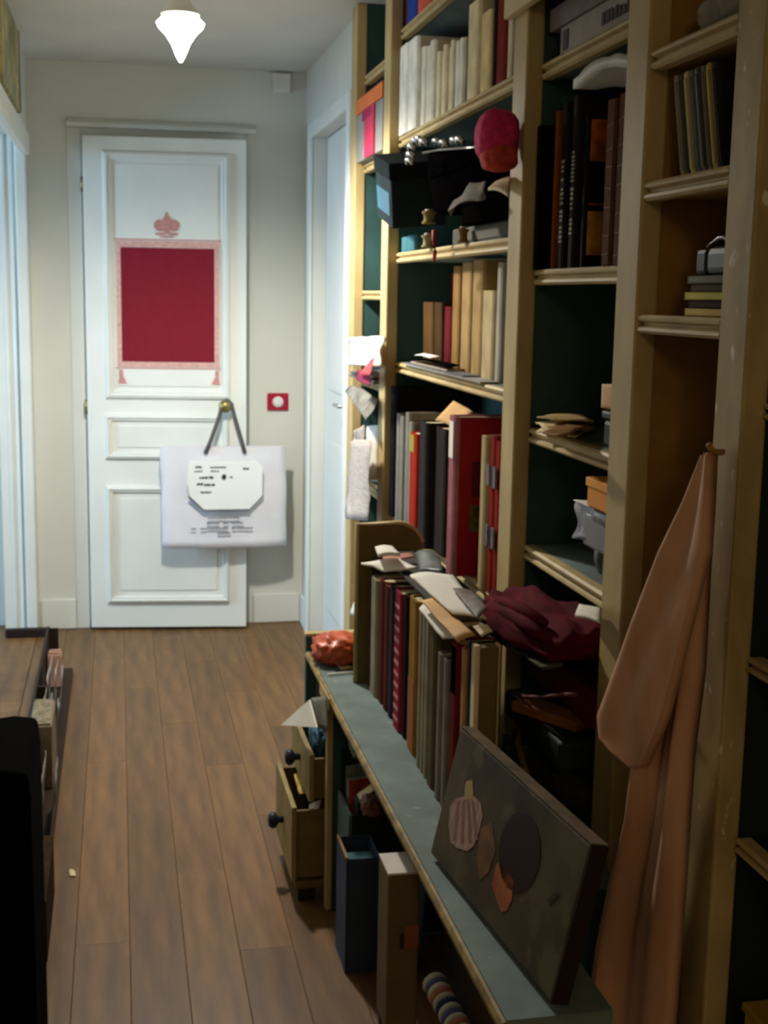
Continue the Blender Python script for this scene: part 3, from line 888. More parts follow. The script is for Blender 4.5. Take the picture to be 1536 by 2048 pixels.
# fourth row (shelf 1.238)
Z = 1.239
row(2.491, 3.650, 0.925)
band(Z, 660, 846, 866, 590, 0.83, (80, 56, 30), 'brown old book leaning left of the dark red one', 1, z1=1.41, lean=0.08)
band(Z, 660, 868, 884, 590, 0.83, (64, 44, 24), 'darker brown old book in the fourth row', 1, z1=1.41, lean=0.08)
band(Z, 690, 886, 900, 650, 0.83, (92, 22, 30), 'dark red book with worn spine in the fourth row', 1, z1=1.40)
band(Z, 690, 901, 916, 525, 0.825, (138, 104, 60), 'tan book leaning beside the dark red one', 1, z1=1.50)
band(Z, 690, 918, 958, 515, 0.822, (160, 132, 88), 'big tan book with wedge shaped shadow in the fourth row', 2, group='big tan books of the fourth row', z1=1.505)
band(Z, 690, 961, 985, 510, 0.818, (184, 166, 128), 'pale cream book near the post in the fourth row', 1, z1=1.44)
band(Z, 690, 988, 1000, 510, 0.818, (172, 166, 156), 'grey-white slim book against the post in the fourth row', 1, z1=1.50)
band(Z, 640, 868, 905, 520, 0.93, (66, 26, 30), 'very dark red book at the back of the fourth row', 1, z1=1.49, depth=0.08, back=True)
mz = thing('magazine_pile', 'loose magazines along the front edge of the fourth shelf', 'magazines', (0.79, 3.1, 1.239))
for i in range(3):
    box('magazine', 0.770+0.003*i, 0.814, 2.72+0.16*i, 3.50-0.03*i, 1.2395+i*0.004, 1.243+i*0.004, cmat(((150, 146, 140), (104, 104, 108), (170, 150, 132))[i]), mz)
sheet('black_paper', [Vector((0.775, 3.42, 1.256)), Vector((0.775, 3.02, 1.256)), Vector((0.814, 3.06, 1.262)), Vector((0.814, 3.44, 1.260))], BLACK, None, 0.006,
      label='black folded paper on the magazines of the fourth shelf', cat='paper')
sheet('silver_leaflet', [Vector((0.778, 3.40, 1.270)), Vector((0.778, 3.22, 1.270)), Vector((0.81, 3.24, 1.274)), Vector((0.81, 3.42, 1.274))], WHITEP, None, 0.003,
      label='small pale leaflet on top of the black folded paper', cat='leaflet')

# fifth row (shelf 0.795)
Z = 0.796
row(2.491, 3.650)
band(Z, 900, 777, 786, 775, 0.765, (26, 24, 24), 'tall black folder at the far end of the fifth row', 1, z1=1.17)
band(Z, 1000, 788, 815, 850, 0.762, (124, 118, 106), 'grey paper bound magazine in the fifth row', 4, group='grey magazines of the fifth row', z1=1.10, jit=0.008)
y5 = band(Z, 960, 817, 831, 870, 0.758, (152, 42, 26), 'orange red book with yellow top in the fifth row', 1, z1=1.07)[0]
p0, p1 = onx(0.7575, 817.5, 900), onx(0.7575, 830, 900)
box('yellow_patch', 0.7565, 0.758, p1.y+0.012, p0.y-0.012, 1.02, 1.064, mat('yellow_print', (150, 136, 36), 0.6), y5)
band(Z, 950, 836, 850, 805, 0.745, (48, 45, 45), 'tall charcoal album in the fifth row', 1, z1=1.115, depth=0.25)
band(Z, 950, 866, 889, 810, 0.768, (48, 42, 40), 'dark grey-brown album beside the tall charcoal one', 1, z1=1.108, depth=0.25)
env = sheet('kraft_envelope', [Vector((0.765, 3.10, 1.124)), Vector((0.765, 2.885, 1.124)), Vector((0.80, 2.885, 1.165)), Vector((0.80, 3.06, 1.175))], mat('kraft', (190, 150, 96), 0.8), None, 0.01, thick=0.004,
            label='kraft envelope lying on top of the tall dark albums', cat='envelope')
rb = band(Z, 950, 894, 908, 800, 0.735, (164, 104, 112), 'large red box file with pink and white spine in the fifth row', 1, z1=1.16, depth=0.27, name='box_file', cat='file')[0]
REDC = mat('bright_red_card', (150, 12, 26), 0.6, 0.06, 20)
yr = onx(0.735, 908, 950).y
box('red_side', 0.747, 0.985, yr-0.004, yr-0.0008, 0.800, 1.156, REDC, rb)
box('white_patch', 0.7335, 0.7348, yr+0.012, yr+0.048, 1.065, 1.148, WHITEP, rb)
box('dark_figure', 0.775, 0.795, yr-0.0048, yr-0.0042, 0.98, 1.06, mat('maroon_print', (90, 10, 30), 0.6), rb, bevel=0.0)
box('picture_patch', 0.772, 0.80, yr-0.0048, yr-0.0042, 0.90, 0.962, mat('sepia_print', (96, 84, 56), 0.7, 0.5, 60), rb)
band(Z, 1000, 957, 969, 810, 0.768, (176, 156, 118), 'cream spined tall book right of the red box file', 1, z1=1.13, depth=0.22)
oo = band(Z, 1000, 972, 997, 820, 0.772, (134, 40, 28), ['orange red illustrated book left of the post', 'orange red illustrated book touching the post'], 2, z1=1.13, depth=0.22)
for b_ in oo:
    bbx = [c_ for c_ in b_.children if c_.name.startswith('cover')][0]
    ys = [(v.co+WLOC[bbx]).y for v in bbx.data.vertices]
    ya, yb = min(ys), max(ys)
    for zz in (1.03, 0.90):
        box('spine_picture', 0.7665, 0.7695, ya+0.012, yb-0.012, zz, zz+0.045, mat('blue_grey_print', (92, 104, 112), 0.6, 0.4, 70), b_)

# ================================================================== BOOKS STANDING ON THE BENCH
Z = ZB+0.001
row(1.93, 2.864)
rows = [(724, 737, 1148, 0.556, (66, 56, 36), 'dark olive bound volume first after the rack end', 1, 0.805),
        (738, 750, 1150, 0.553, (142, 132, 112), 'grey-beige bound volume second after the rack end', 1, 0.80),
        (752, 772, 1150, 0.556, (86, 38, 28), 'dark red-brown bound volume on the bench', 2, 0.812),
        (774, 783, 1160, 0.558, (52, 50, 58), 'narrow dark slate volume left of the red patterned one', 1, 0.82),
        (785, 800, 1170, 0.556, (136, 40, 56), 'red patterned volume with speckled spine on the bench', 1, 0.825),
        (802, 812, 1175, 0.560, (24, 22, 24), 'black volume right of the red patterned one', 1, 0.83),
        (814, 831, 1185, 0.556, (146, 108, 46), 'ochre volume with orange brown foot on the bench', 1, 0.842),
        (833, 853, 1200, 0.550, (150, 140, 120), 'grey-white magazine bound with ridged spine on the bench', 3, 0.845),
        (855, 869, 1240, 0.550, (96, 84, 62), 'brown-grey volume near the painting', 1, 0.838),
        (871, 894, 1265, 0.548, (128, 118, 110), 'lilac grey volume behind the painting top corner', 2, 0.80),
        (897, 914, 1280, 0.552, (104, 32, 24), 'red-brown volume with black head near the painting', 1, 0.845),
        (916, 931, 1280, 0.556, (176, 130, 84), 'tan volume second from the near end of the bench books', 1, 0.845),
        (933, 942, 1275, 0.556, (30, 44, 36), 'dark green volume last but one of the bench books', 1, 0.865),
        ]
benchbooks = []
for (xl, xr, yt, xf, c, lb, n, z1) in rows:
    benchbooks += band(Z, 1350, xl, xr, yt, xf, c, lb, n, z1=z1, depth=0.10, xright=1003, group=(lb.replace('volume', 'volumes') if n > 1 else None), gap=0.002, jit=0.003)


def on_spine(b_, name, za, zb, m, inset=0.008):
    cv = [c_ for c_ in b_.children if c_.name.startswith('cover')][0]
    P = [v.co+WLOC[cv] for v in cv.data.vertices]
    ya, yb, xm = min(p.y for p in P), max(p.y for p in P), min(p.x for p in P)
    box(name, xm-0.0008, xm+0.002, ya+inset, yb-inset, za, zb, m, b_)


bl_ = {o['label']: o for o in benchbooks}
on_spine(bl_['red-brown volume with black head near the painting'], 'spine_head', 0.755, 0.838, BLACK, 0.011)
on_spine(bl_['ochre volume with orange brown foot on the bench'], 'spine_foot', 0.54, 0.68, mat('orange_brown', (150, 82, 34), 0.6), 0.011)
rp = bl_['red patterned volume with speckled spine on the bench']
for i in range(11):
    on_spine(rp, 'spine_fleck', 0.55+i*0.024, 0.558+i*0.024, mat('fleck', (190, 120, 124), 0.7), 0.014)

yn = onx(0.552, 944, 1350).y-0.002
yn = min(yn, ROW['last']-0.002)
xn = ony(yn-0.02, 1000, 1350).x
t = thing('rack_end', 'narrow olive end board with pale front edge at the near end of the bench books', 'book end', (0.57, yn, ZB))
box('end_panel', 0.558, xn-0.004, yn-0.02, yn, ZB+0.001, 0.872, mat('olive_board', (118, 98, 48), 0.6, 0.14, 12, 0.1), t, bevel=0.002)
box('front_edge', 0.550, 0.5578, yn-0.021, yn+0.001, ZB+0.001, 0.876, CREAMP, t, bevel=0.001)
box('rear_edge', xn-0.0038, xn, yn-0.021, yn+0.001, ZB+0.001, 0.876, CREAM, t, bevel=0.001)

# papers on top of the bench books
ZT = 0.852
papers = [('long white sheet lying on the bench books nearest the corridor', [(722, 1124, .858), (800, 1118, .868), (835, 1135, .868), (770, 1140, .858)], WHITEP, 0.002, 0.004),
          ('white open magazine with grey photograph on the bench books', [(820, 1150, .888), (905, 1148, .90), (972, 1235, .905), (905, 1225, .892)], WHITEP, 0.006, 0.004),
          ('grey printed page at the right of the open magazine', [(905, 1175, .908), (945, 1180, .912), (975, 1215, .915), (955, 1238, .909)], mat('grey_photo', (112, 98, 88), 0.6, 0.3, 30), 0.004, 0.002),
          ('cream envelope sticking out below the open magazine', [(842, 1200, .878), (870, 1195, .882), (950, 1270, .886), (915, 1282, .878)], mat('buff', (214, 168, 104), 0.7), 0.002, 0.003),
          ('white crumpled brochure hanging from the bench books front', [(838, 1215, .856), (852, 1205, .858), (930, 1278, .860), (885, 1275, .852)], WHITEP, 0.004, 0.004),
          ('pale small booklet tilted on the far bench books', [(750, 1093, .886), (785, 1092, .892), (800, 1108, .890), (756, 1110, .884)], WHITEP, 0.004, 0.006),
          ('rosy leaflet beside the small pale booklet', [(765, 1112, .866), (820, 1105, .872), (830, 1112, .868), (772, 1122, .862)], mat('rosy_print', (190, 128, 112), 0.7), 0.002, 0.003),
          ('dark blue-grey plastic sleeve on the bench books', [(830, 1105, .88), (880, 1112, .89), (885, 1142, .892), (840, 1140, .88)], mat('grey_plastic', (98, 106, 106), 0.35, 0.25, 20), 0.012, 0.006),
          ('white card at the near end of the bench papers', [(945, 1252, .888), (975, 1250, .90), (985, 1262, .892), (962, 1272, .886)], CREAMP, 0.003, 0.003)]
for i, (lb, pp, m_, cu, th) in enumerate(papers):
    sheet('paper_sheet', [onz(z, x_, y_) for x_, y_, z in pp], m_, None, cu, thick=th, seed=i, rough=0.004, n=8, label=lb, cat='paper')
box('dark_folder', 0.575, 0.652, 2.30, 2.84, 0.8455, 0.8515, mat('dark_folder', (60, 52, 46), 0.7), None, bevel=0.001, label='dark flat folder under the papers on the bench books', cat='folder')

# things lying on the far end of the bench
pk = thing('orange_packet', 'crumpled orange packet on the far end of the blue-green bench', 'packet', (0.54, 3.08, ZB))
pc = onz(ZB+0.03, 662, 1288)
lump('wrapper', (pc.x+0.01, pc.y-0.055, ZB+0.034), (0.060, 0.066, 0.036), mat('orange_foil', (190, 82, 40), 0.38, 0.3, 30, 0.4, 0.5), pk, 5, 0.22, 2.4, ridge=0.5)
lump('torn_end', (pc.x+0.066, pc.y-0.095, ZB+0.032), (0.03, 0.04, 0.034), mat('brown_red_foil', (120, 44, 30), 0.4, 0.3, 30, 0.4), pk, 8, 0.2, 2.4, ridge=0.5)
for i in range(2):
    box('wood_slat', 0.475+0.02*i, 0.62, 3.146-0.014*i, 3.156-0.014*i, ZB+0.001, ZB+0.012, CREAM, None, bevel=0.002,
        label=('thin pale slat along the end board of the bench', 'thin pale slat just before the end board slat')[i], cat='slat')
sheet('white_ticket', [onz(ZB+0.003, 672, 1330), onz(ZB+0.003, 695, 1326), onz(ZB+0.003, 705, 1334), onz(ZB+0.003, 684, 1338)], CREAMP, None, 0.001,
      label='small white ticket before the orange packet on the bench', cat='ticket')
a_, b_ = onz(ZB+0.004, 656, 1349), onz(ZB+0.004, 706, 1345)
tube('white_stick', [a_, a_.lerp(b_, 0.5)+Vector((0, 0, 0.001)), b_], 0.0025, WHITEP, None, label='thin white stick lying across the bench', cat='stick')

# ---- unframed painting leaning on the bench
pa = thing('painting', 'unframed dark painting of squash and aubergine leaning at the bench near end', 'painting', (0.53, 1.7, ZB))
BLp, BRp = onz(ZB+0.010, 860, 1705), onz(ZB+0.010, 1100, 2005)
e1 = (BRp-BLp).normalized()
nbk = Vector((-e1.y, e1.x, 0))
upv = (nbk*0.047+Vector((0, 0, 0.2085))).normalized()
WID, HGT = (BRp-BLp).length, 0.212
nf = e1.cross(upv).normalized()
if nf.x > 0: nf = -nf
SKEW = 0.0


def pp_(u, v, d=0.0):
    return BLp+e1*(u*WID)+upv*(v*HGT)-nf*(-d)


CANV = mat('painted_canvas', (84, 72, 54), 0.6, 0.35, 7, 0.3, flecks=((94, 82, 62), 14, 0.54))
prism('canvas', [pp_(0, 0), pp_(1, 0), pp_(1, 1), pp_(0, 1)], -nf*0.026, CANV, pa, bevel=0.003)
prism('canvas_side', [pp_(1.002, 0.0), pp_(1.002, 1.0), pp_(1.002, 1.0)-nf*0.025, pp_(1.002, 0.0)-nf*0.025], e1*0.003, mat('canvas_edge', (46, 30, 22), 0.8), pa)
prism('canvas_top_edge', [pp_(0, 1.003), pp_(1, 1.003), pp_(1, 1.003)-nf*0.025, pp_(0, 1.003)-nf*0.025], upv*0.002, mat('raw_canvas_edge', (104, 88, 66), 0.8, 0.3, 30), pa)


def on_canvas(px):
    out = []
    for (x_, y_) in px:
        d = ray(x_, y_)
        t_ = (BLp-EYE).dot(nf)/d.dot(nf)
        out.append(EYE+d*t_)
    return out


def blob_px(cx_, cy_, rx, ry, n=16, rot=0.0, lob=0.0):
    o = []
    for i in range(n):
        a = 2*math.pi*i/n
        k_ = 1+lob*math.cos(5*a)
        x_, y_ = rx*k_*math.cos(a), ry*k_*math.sin(a)
        o.append((cx_+x_*math.cos(rot)-y_*math.sin(rot), cy_+x_*math.sin(rot)+y_*math.cos(rot)))
    return o


def paint(name, px, m_, d=0.0005, parent=pa):
    P = [p+nf*0.0004 for p in on_canvas(px)]
    prism(name, P, nf*d, m_, parent)


paint('squash', [(902, 1612), (912, 1598), (930, 1592), (934, 1562), (944, 1560), (948, 1592), (962, 1606), (966, 1630), (958, 1665), (948, 1692), (936, 1702), (915, 1696), (902, 1684), (898, 1650)],
      mat('pale_squash', (176, 146, 134), 0.6, 0.25, 40, stretch=(1, 6, 0.6)))
for i, xo in enumerate((-22, -6, 10, 24)):
    paint('squash_rib', [(930+xo*0.6, 1600), (934+xo*0.6, 1602), (934+xo, 1690-abs(xo)*0.4), (928+xo, 1688-abs(xo)*0.4)], mat('rib_paint', (146, 100, 104), 0.6), 0.0009)
paint('squash_stem', [(932, 1566), (946, 1560), (948, 1596), (930, 1600)], mat('stem_paint', (184, 158, 104), 0.6), 0.0008)
paint('aubergine', blob_px(1040, 1705, 42, 82, 18, 0.06), mat('aubergine_paint', (42, 20, 20), 0.5, 0.2, 12))
paint('carrot', [(993, 1730), (1002, 1722), (1016, 1744), (1028, 1762), (1024, 1800), (1014, 1822), (1004, 1824), (996, 1806), (985, 1770)], mat('orange_paint', (176, 98, 62), 0.6, 0.2, 20))
paint('brown_leaf', [(962, 1655), (985, 1645), (992, 1700), (978, 1745), (960, 1760), (955, 1710)], mat('leaf_paint', (116, 84, 56), 0.6, 0.3, 30))
paint('brush_stroke', [(1095, 1800), (1112, 1784), (1120, 1790), (1100, 1812)], mat('dark_stroke', (56, 46, 34), 0.6))

# ================================================================== COLUMN 3
gbx = thing('lilac_game_box', 'flat lilac grey box with dark title at the top of column three', 'box', (0.85, 2.1, 1.853))
box('box_base', 0.790, 1.0, 1.915, 2.33, 1.853, 1.905, mat('lilac_card', (150, 138, 134), 0.6, 0.1, 20), gbx, bevel=0.002)
box('lid', 0.785, 1.005, 1.912, 2.38, 1.9055, 1.945, mat('mauve_card', (116, 102, 100), 0.6, 0.12, 20), gbx, bevel=0.002)
polys = []
rng = random.Random(5)
y = 2.12
while y > 1.99:
    ww = rng.uniform(0.008, 0.016)
    polys.append([(0.7895, y, 1.868), (0.7895, y-ww, 1.868), (0.7895, y-ww, 1.868+rng.uniform(0.014, 0.022)), (0.7895, y, 1.868+rng.uniform(0.014, 0.022))])
    y -= ww+0.006
multi_prism('title_lettering', polys, (-0.001, 0, 0), mat('plum_ink', (80, 66, 72), 0.7), gbx, kind='stuff')
box('corner_stamp', 0.7885, 0.7898, 2.285, 2.31, 1.862, 1.896, mat('plum_ink', (80, 66, 72), 0.7), gbx)

Z = 1.478
row(1.911, 2.394)
band(Z, 500, 1055, 1072, 195, 0.772, (14, 14, 15), 'tall black book beside the post in column three', 1, z1=1.74, depth=0.22)
band(Z, 500, 1091, 1104, 185, 0.80, (170, 92, 30), 'tall orange-brown book right of the black one', 1, z1=1.765, depth=0.2)
band(Z, 500, 1112, 1126, 180, 0.792, (28, 26, 26), 'dark book with pale spine title next to the orange-brown one', 1, z1=1.77, depth=0.2, lettering=(1.525, 1.675, WINK))
band(Z, 500, 1132, 1146, 175, 0.792, (34, 32, 30), 'second dark book with pale spine title in column three', 1, z1=1.775, depth=0.2, lettering=(1.53, 1.68, WINK))
pb = band(Z, 500, 1158, 1166, 206, 0.80, (22, 18, 16), 'black book with orange picture cover in column three', 1, z1=1.735, depth=0.2)[0]
py_ = onx(0.80, 1166, 500).y
box('cover_picture', 0.806, 0.86, py_-0.0022, py_-0.0004, 1.66, 1.73, mat('fire_print', (190, 96, 32), 0.6, 0.5, 30), pb)
box('cover_picture', 0.806, 0.86, py_-0.0022, py_-0.0004, 1.50, 1.575, mat('gold_print', (206, 140, 56), 0.6, 0.4, 20), pb)
box('cover_line', 0.806, 0.86, py_-0.0022, py_-0.0004, 1.585, 1.589, mat('red_line_print', (150, 60, 40), 0.6), pb)
brn2 = band(Z, 480, 1198, 1246, 200, 0.776, (88, 54, 26), 'thick brown bound book with cracked spine against the post', 2, group='thick brown cracked books', z1=1.74, depth=0.2)
for b_ in brn2:
    cv = [c_ for c_ in b_.children if c_.name.startswith('cover')][0]
    P = [v.co+WLOC[cv] for v in cv.data.vertices]
    ya, yb, xm = min(p.y for p in P), max(p.y for p in P), min(p.x for p in P)
    rg = random.Random(int(ya*1000))
    for i in range(7):
        zc = 1.495+i*0.034+rg.uniform(-0.006, 0.006)
        dz = rg.uniform(-0.006, 0.006)
        prism('spine_crack', [(xm-0.0006, ya+0.012, zc), (xm-0.0006, yb-0.012, zc+dz), (xm-0.0006, yb-0.012, zc+dz+0.0016), (xm-0.0006, ya+0.012, zc+0.0016)], (0.0014, 0, 0), mat('pale_crack', (128, 98, 62), 0.8), b_)
sheet('white_bag', [Vector((0.772, 2.20, 1.796)), Vector((0.772, 1.925, 1.785)), Vector((0.86, 1.925, 1.79)), Vector((0.88, 2.14, 1.796))], mat('grey_white_plastic', (205, 202, 192), 0.5, 0.1, 12), None, 0.016, thick=0.018, rough=0.006, n=10,
      label='white plastic sleeve lying on the books of column three', cat='sleeve')

# row 1.176
t = thing('card_pile', 'untidy pile of cream cards overhanging the middle shelf of column three', 'cards', (0.78, 2.2, 1.177))
rng = random.Random(11)
for i, (px, c) in enumerate(((((1072, 860), (1150, 872), (1192, 852), (1095, 838)), (214, 192, 146)), (((1070, 842), (1094, 862), (1150, 858), (1105, 832)), (226, 206, 160)),
                             (((1085, 866), (1120, 874), (1185, 846), (1120, 842)), (150, 112, 68)), (((1074, 834), (1110, 838), (1188, 840), (1130, 826)), (190, 160, 112)))):
    sheet('card', [Vector((q_.x, min(q_.y, 2.39), q_.z)) for q_ in [onz(1.183+i*0.009+(j in (1, 2))*0.003, *p) for j, p in enumerate(px)]], cmat(c, 0.7), t, 0.003, thick=0.003, rough=0.004, seed=i)
t = thing('dark_camera_case', 'small dark case at the right of the cream card pile', 'case', (0.85, 1.98, 1.177))
box('case_body', 0.80, 0.90, 1.925, 2.06, 1.177, 1.225, mat('dark_brown_leather', (46, 38, 34), 0.5), t, bevel=0.008)
box('case_lid', 0.797, 0.903, 1.922, 2.063, 1.2255, 1.24, mat('dark_brown_leather', (46, 38, 34), 0.5), t, bevel=0.004)
box('clasp', 0.795, 0.7995, 1.985, 2.005, 1.205, 1.235, STEEL, t, bevel=0.001)
sheet('pink_card', [onx(0.77, 1202, 815), onx(0.77, 1226, 820), onx(0.775, 1228, 768), onx(0.775, 1204, 768)], mat('flesh_card', (206, 164, 120), 0.7), None, 0.002, thick=0.002,
      label='small flesh coloured card standing against the post', cat='card')
# row 0.945
t = thing('grey_device', 'grey plastic wrapped gadget on the blue-green shelf of column three', 'gadget', (0.82, 2.0, 0.946))
pts = [(0.80, 0.995), (0.80, 1.052), (0.815, 1.062), (0.93, 1.062), (0.93, 0.995)]
prism('gadget_body', [(a, 1.925, b) for a, b in pts], (0, 0.21, 0), mat('grey_plastic_body', (120, 118, 120), 0.4), t, bevel=0.006)
sheet('plastic_wrap', [Vector((0.795, 2.17, 1.00)), Vector((0.795, 1.93, 1.03)), Vector((0.80, 1.93, 1.068)), Vector((0.80, 2.16, 1.07))], mat('clear_grey_wrap', (130, 130, 138), 0.25, 0.2, 20, 0.3, 0.6), t, -0.008, rough=0.015, n=10)
box('foot_block', 0.81, 0.92, 1.93, 2.06, 0.9465, 0.9945, mat('printed_carton', (112, 96, 66), 0.7, 0.4, 50), t, bevel=0.003)
lathe('pot', (0.85, 2.12, 0.9465), [(0, 0), (0.022, 0), (0.03, 0.02), (0.03, 0.038), (0.02, 0.045), (0, 0.046)], mat('grey_pot', (84, 92, 80), 0.4, 0.3, 20), None,
      label='small grey glazed pot under the wrapped gadget', cat='pot')
t = thing('orange_box', 'orange box lying on the grey wrapped gadget in column three', 'box', (0.84, 1.99, 1.08))
box('box_body', 0.785, 0.90, 1.915, 2.08, 1.0745, 1.108, mat('orange_box_card', (222, 140, 40), 0.6, 0.06), t, bevel=0.002)
box('lid', 0.782, 0.903, 1.912, 2.083, 1.1085, 1.124, mat('amber_box_card', (232, 158, 52), 0.6, 0.06), t, bevel=0.002)
t = thing('dark_box', 'small dark box on the orange box', 'box', (0.86, 1.95, 1.1245))
box('box_body', 0.81, 0.90, 1.915, 2.00, 1.1245, 1.141, mat('dark_box_card', (40, 32, 26), 0.6), t, bevel=0.002)
box('lid', 0.808, 0.902, 1.913, 2.002, 1.1415, 1.148, mat('dark_box_card', (40, 32, 26), 0.6), t, bevel=0.001)
sheet('white_corner_card', [Vector((0.79, 2.16, 1.0715)), Vector((0.79, 2.08, 1.0715)), Vector((0.83, 2.09, 1.073)), Vector((0.83, 2.13, 1.073))], WHITEP, None, 0.0005,
      label='white card corner poking out under the orange box', cat='card')

# textiles and odd things at the bottom of column three
BURG = mat('burgundy_velvet', (84, 10, 22), 0.85, 0.35, 26, 0.4, 0.05, stretch=(1, 0.4, 3))
t = thing('burgundy_cloth', 'burgundy cloth heaped over the bottom shelf of column three', 'cloth', (0.75, 2.12, 0.80))
V, Fc = [], []
N1, N2 = 26, 16
for i in range(N1+1):
    for j in range(N2+1):
        u, v = i/N1, j/N2
        yv = 2.385-0.45*u
        ang = v*math.pi
        rad = 0.060*(0.45+0.75*math.sin(math.pi*min(1, u*0.62+0.2)))
        zt_ = 0.808+0.035*u
        px_ = 0.745-math.cos(ang)*0.085*(0.7+0.3*math.sin(3*u))+0.02*noise.noise(Vector((u*4, v*3, 1)))
        pz_ = zt_+math.sin(ang)*rad*(0.9+0.35*noise.noise(Vector((u*5, v*4, 2))))+0.010*math.sin(v*26+u*5)*math.sin(ang)
        V.append((px_, yv+0.006*noise.noise(Vector((v*5, u*2, 7))), pz_))
for i in range(N1):
    for j in range(N2):
        a0 = i*(N2+1)+j
        Fc.append((a0, a0+1, a0+N2+2, a0+N2+1))
b0 = len(V)
for i in range(N1):
    Fc.append((i*(N2+1), (i+1)*(N2+1), (i+1)*(N2+1)+N2, i*(N2+1)+N2))
Fc.append(tuple(range(N2, -1, -1)))
Fc.append(tuple(N1*(N2+1)+j for j in range(N2+1)))
mesh_obj('heaped_fabric', V, Fc, BURG, t, smooth=True)
tube('fold', [(0.69, 2.37, 0.815), (0.683, 2.30, 0.84), (0.682, 2.18, 0.862), (0.675, 2.05, 0.875), (0.68, 1.95, 0.875)], [0.010, 0.013, 0.014, 0.012, 0.008], BURG, t)
tube('fold', [(0.695, 2.36, 0.842), (0.692, 2.25, 0.866), (0.688, 2.12, 0.885), (0.69, 2.0, 0.89)], [0.008, 0.012, 0.012, 0.008], BURG, t)
sheet('white_booklet', [onx(0.69, 1150, 1228), onx(0.69, 1200, 1240), onx(0.742, 1200, 1215), onx(0.742, 1158, 1208)], WHITEP, None, 0.003, thick=0.006,
      label='white booklet on the burgundy cloth', cat='booklet')
sheet('green_cloth', [Vector((0.680, 2.38, 0.776)), Vector((0.670, 1.93, 0.832)), Vector((0.70, 1.93, 0.840)), Vector((0.71, 2.38, 0.786))], mat('olive_cloth', (78, 74, 48), 0.85, 0.3, 30), None, 0.006, thick=0.006, rough=0.008, n=14,
      label='dull olive cloth folded under the burgundy cloth', cat='cloth')
t = thing('red_box', 'dark red box below the olive cloth in column three', 'box', (0.77, 2.0, 0.768))
box('box_body', 0.752, 0.88, 1.918, 2.27, 0.724, 0.775, mat('dark_red_card', (110, 18, 18), 0.6), t, bevel=0.003)
box('lid', 0.749, 0.883, 1.915, 2.273, 0.7755, 0.792, mat('deep_red_card', (96, 14, 18), 0.6), t, bevel=0.002)
tube('cord', [onx(0.690, 1022, 1382), onx(0.688, 1050, 1394), onx(0.688, 1090, 1394), onx(0.688, 1125, 1389), onx(0.690, 1152, 1390)], 0.0035, mat('rosy_cord', (110, 52, 52), 0.7), t)
wa, wb = onz(0.7225, 1022, 1402), onz(0.7225, 1152, 1445)
t = thing('wooden_bar', 'short orange-brown wooden bar jutting from the bottom of column three', 'bar', (wa+wb)/2)
dv_ = (wb-wa).normalized()
nv = Vector((-dv_.y, dv_.x, 0))
if nv.x < 0: nv = -nv
prism('bar', [wa, wb, wb+nv*0.05, wa+nv*0.05], (0, 0, -0.018), mat('orange_wood', (160, 104, 58), 0.6, 0.2, 20), t, bevel=0.002)
lathe('nail_head', wa.lerp(wb, 0.08)+nv*0.012+Vector((0, 0, 0.0003)), [(0, 0), (0.004, 0), (0.003, 0.002), (0, 0.0022)], STEEL, t, 10)
box('green_case', 0.700, 0.86, 1.93, 2.24, 0.655, 0.7035, mat('dark_green_case', (36, 48, 40), 0.6, 0.2, 14), None, bevel=0.006, label='dark green flat case under the orange-brown bar', cat='case')
DG = mat('dark_patterned_cloth', (46, 48, 36), 0.85, 0.5, 22, 0.4, flecks=((86, 92, 80), 26, 0.6))
t = thing('dark_bundle', 'dark green patterned cloth bundle behind the painting', 'bundle', (0.76, 2.05, ZB))
lump('bundle_body', (0.80, 2.13, ZB+0.058), (0.10, 0.165, 0.052), DG, t, 9, 0.18, 2.0, ridge=0.35)
tube('bundle_fold', [(0.70, 2.22, ZB+0.085), (0.688, 2.14, ZB+0.075), (0.682, 2.06, ZB+0.055), (0.69, 1.98, ZB+0.035)], [0.008, 0.014, 0.014, 0.008], DG, t)
tube('bundle_strap', [(0.715, 2.18, ZB+0.108), (0.692, 2.13, ZB+0.102), (0.686, 2.05, ZB+0.075)], 0.006, mat('tan_strap', (120, 92, 56), 0.7), t)

# ================================================================== COLUMN 4
t = thing('grey_pouch', 'grey pouch on the uppermost shelf by the near posts', 'pouch', (0.82, 1.67, 1.776))
lump('pouch_body', (0.84, 1.67, 1.806), (0.06, 0.10, 0.032), mat('grey_pouch_fabric', (140, 128, 108), 0.8, 0.2, 30, 0.2), t, 12, 0.16, 2.0)
lump('pouch_flap', (0.83, 1.60, 1.85), (0.05, 0.05, 0.018), mat('dark_pouch_fabric', (60, 52, 44), 0.8, 0.2, 30), t, 13, 0.16, 2.0)
cdc = [(128, 120, 96), (70, 66, 58), (196, 184, 134), (150, 136, 96), (84, 92, 92), (140, 146, 140), (60, 56, 52), (96, 88, 78), (206, 176, 92), (130, 110, 80), (40, 38, 36)]
cdn = ['grey-tan', 'charcoal', 'pale yellow', 'khaki', 'slate', 'silver grey', 'near black', 'dull brown', 'bright yellow', 'ochre', 'black']
yy = 1.742
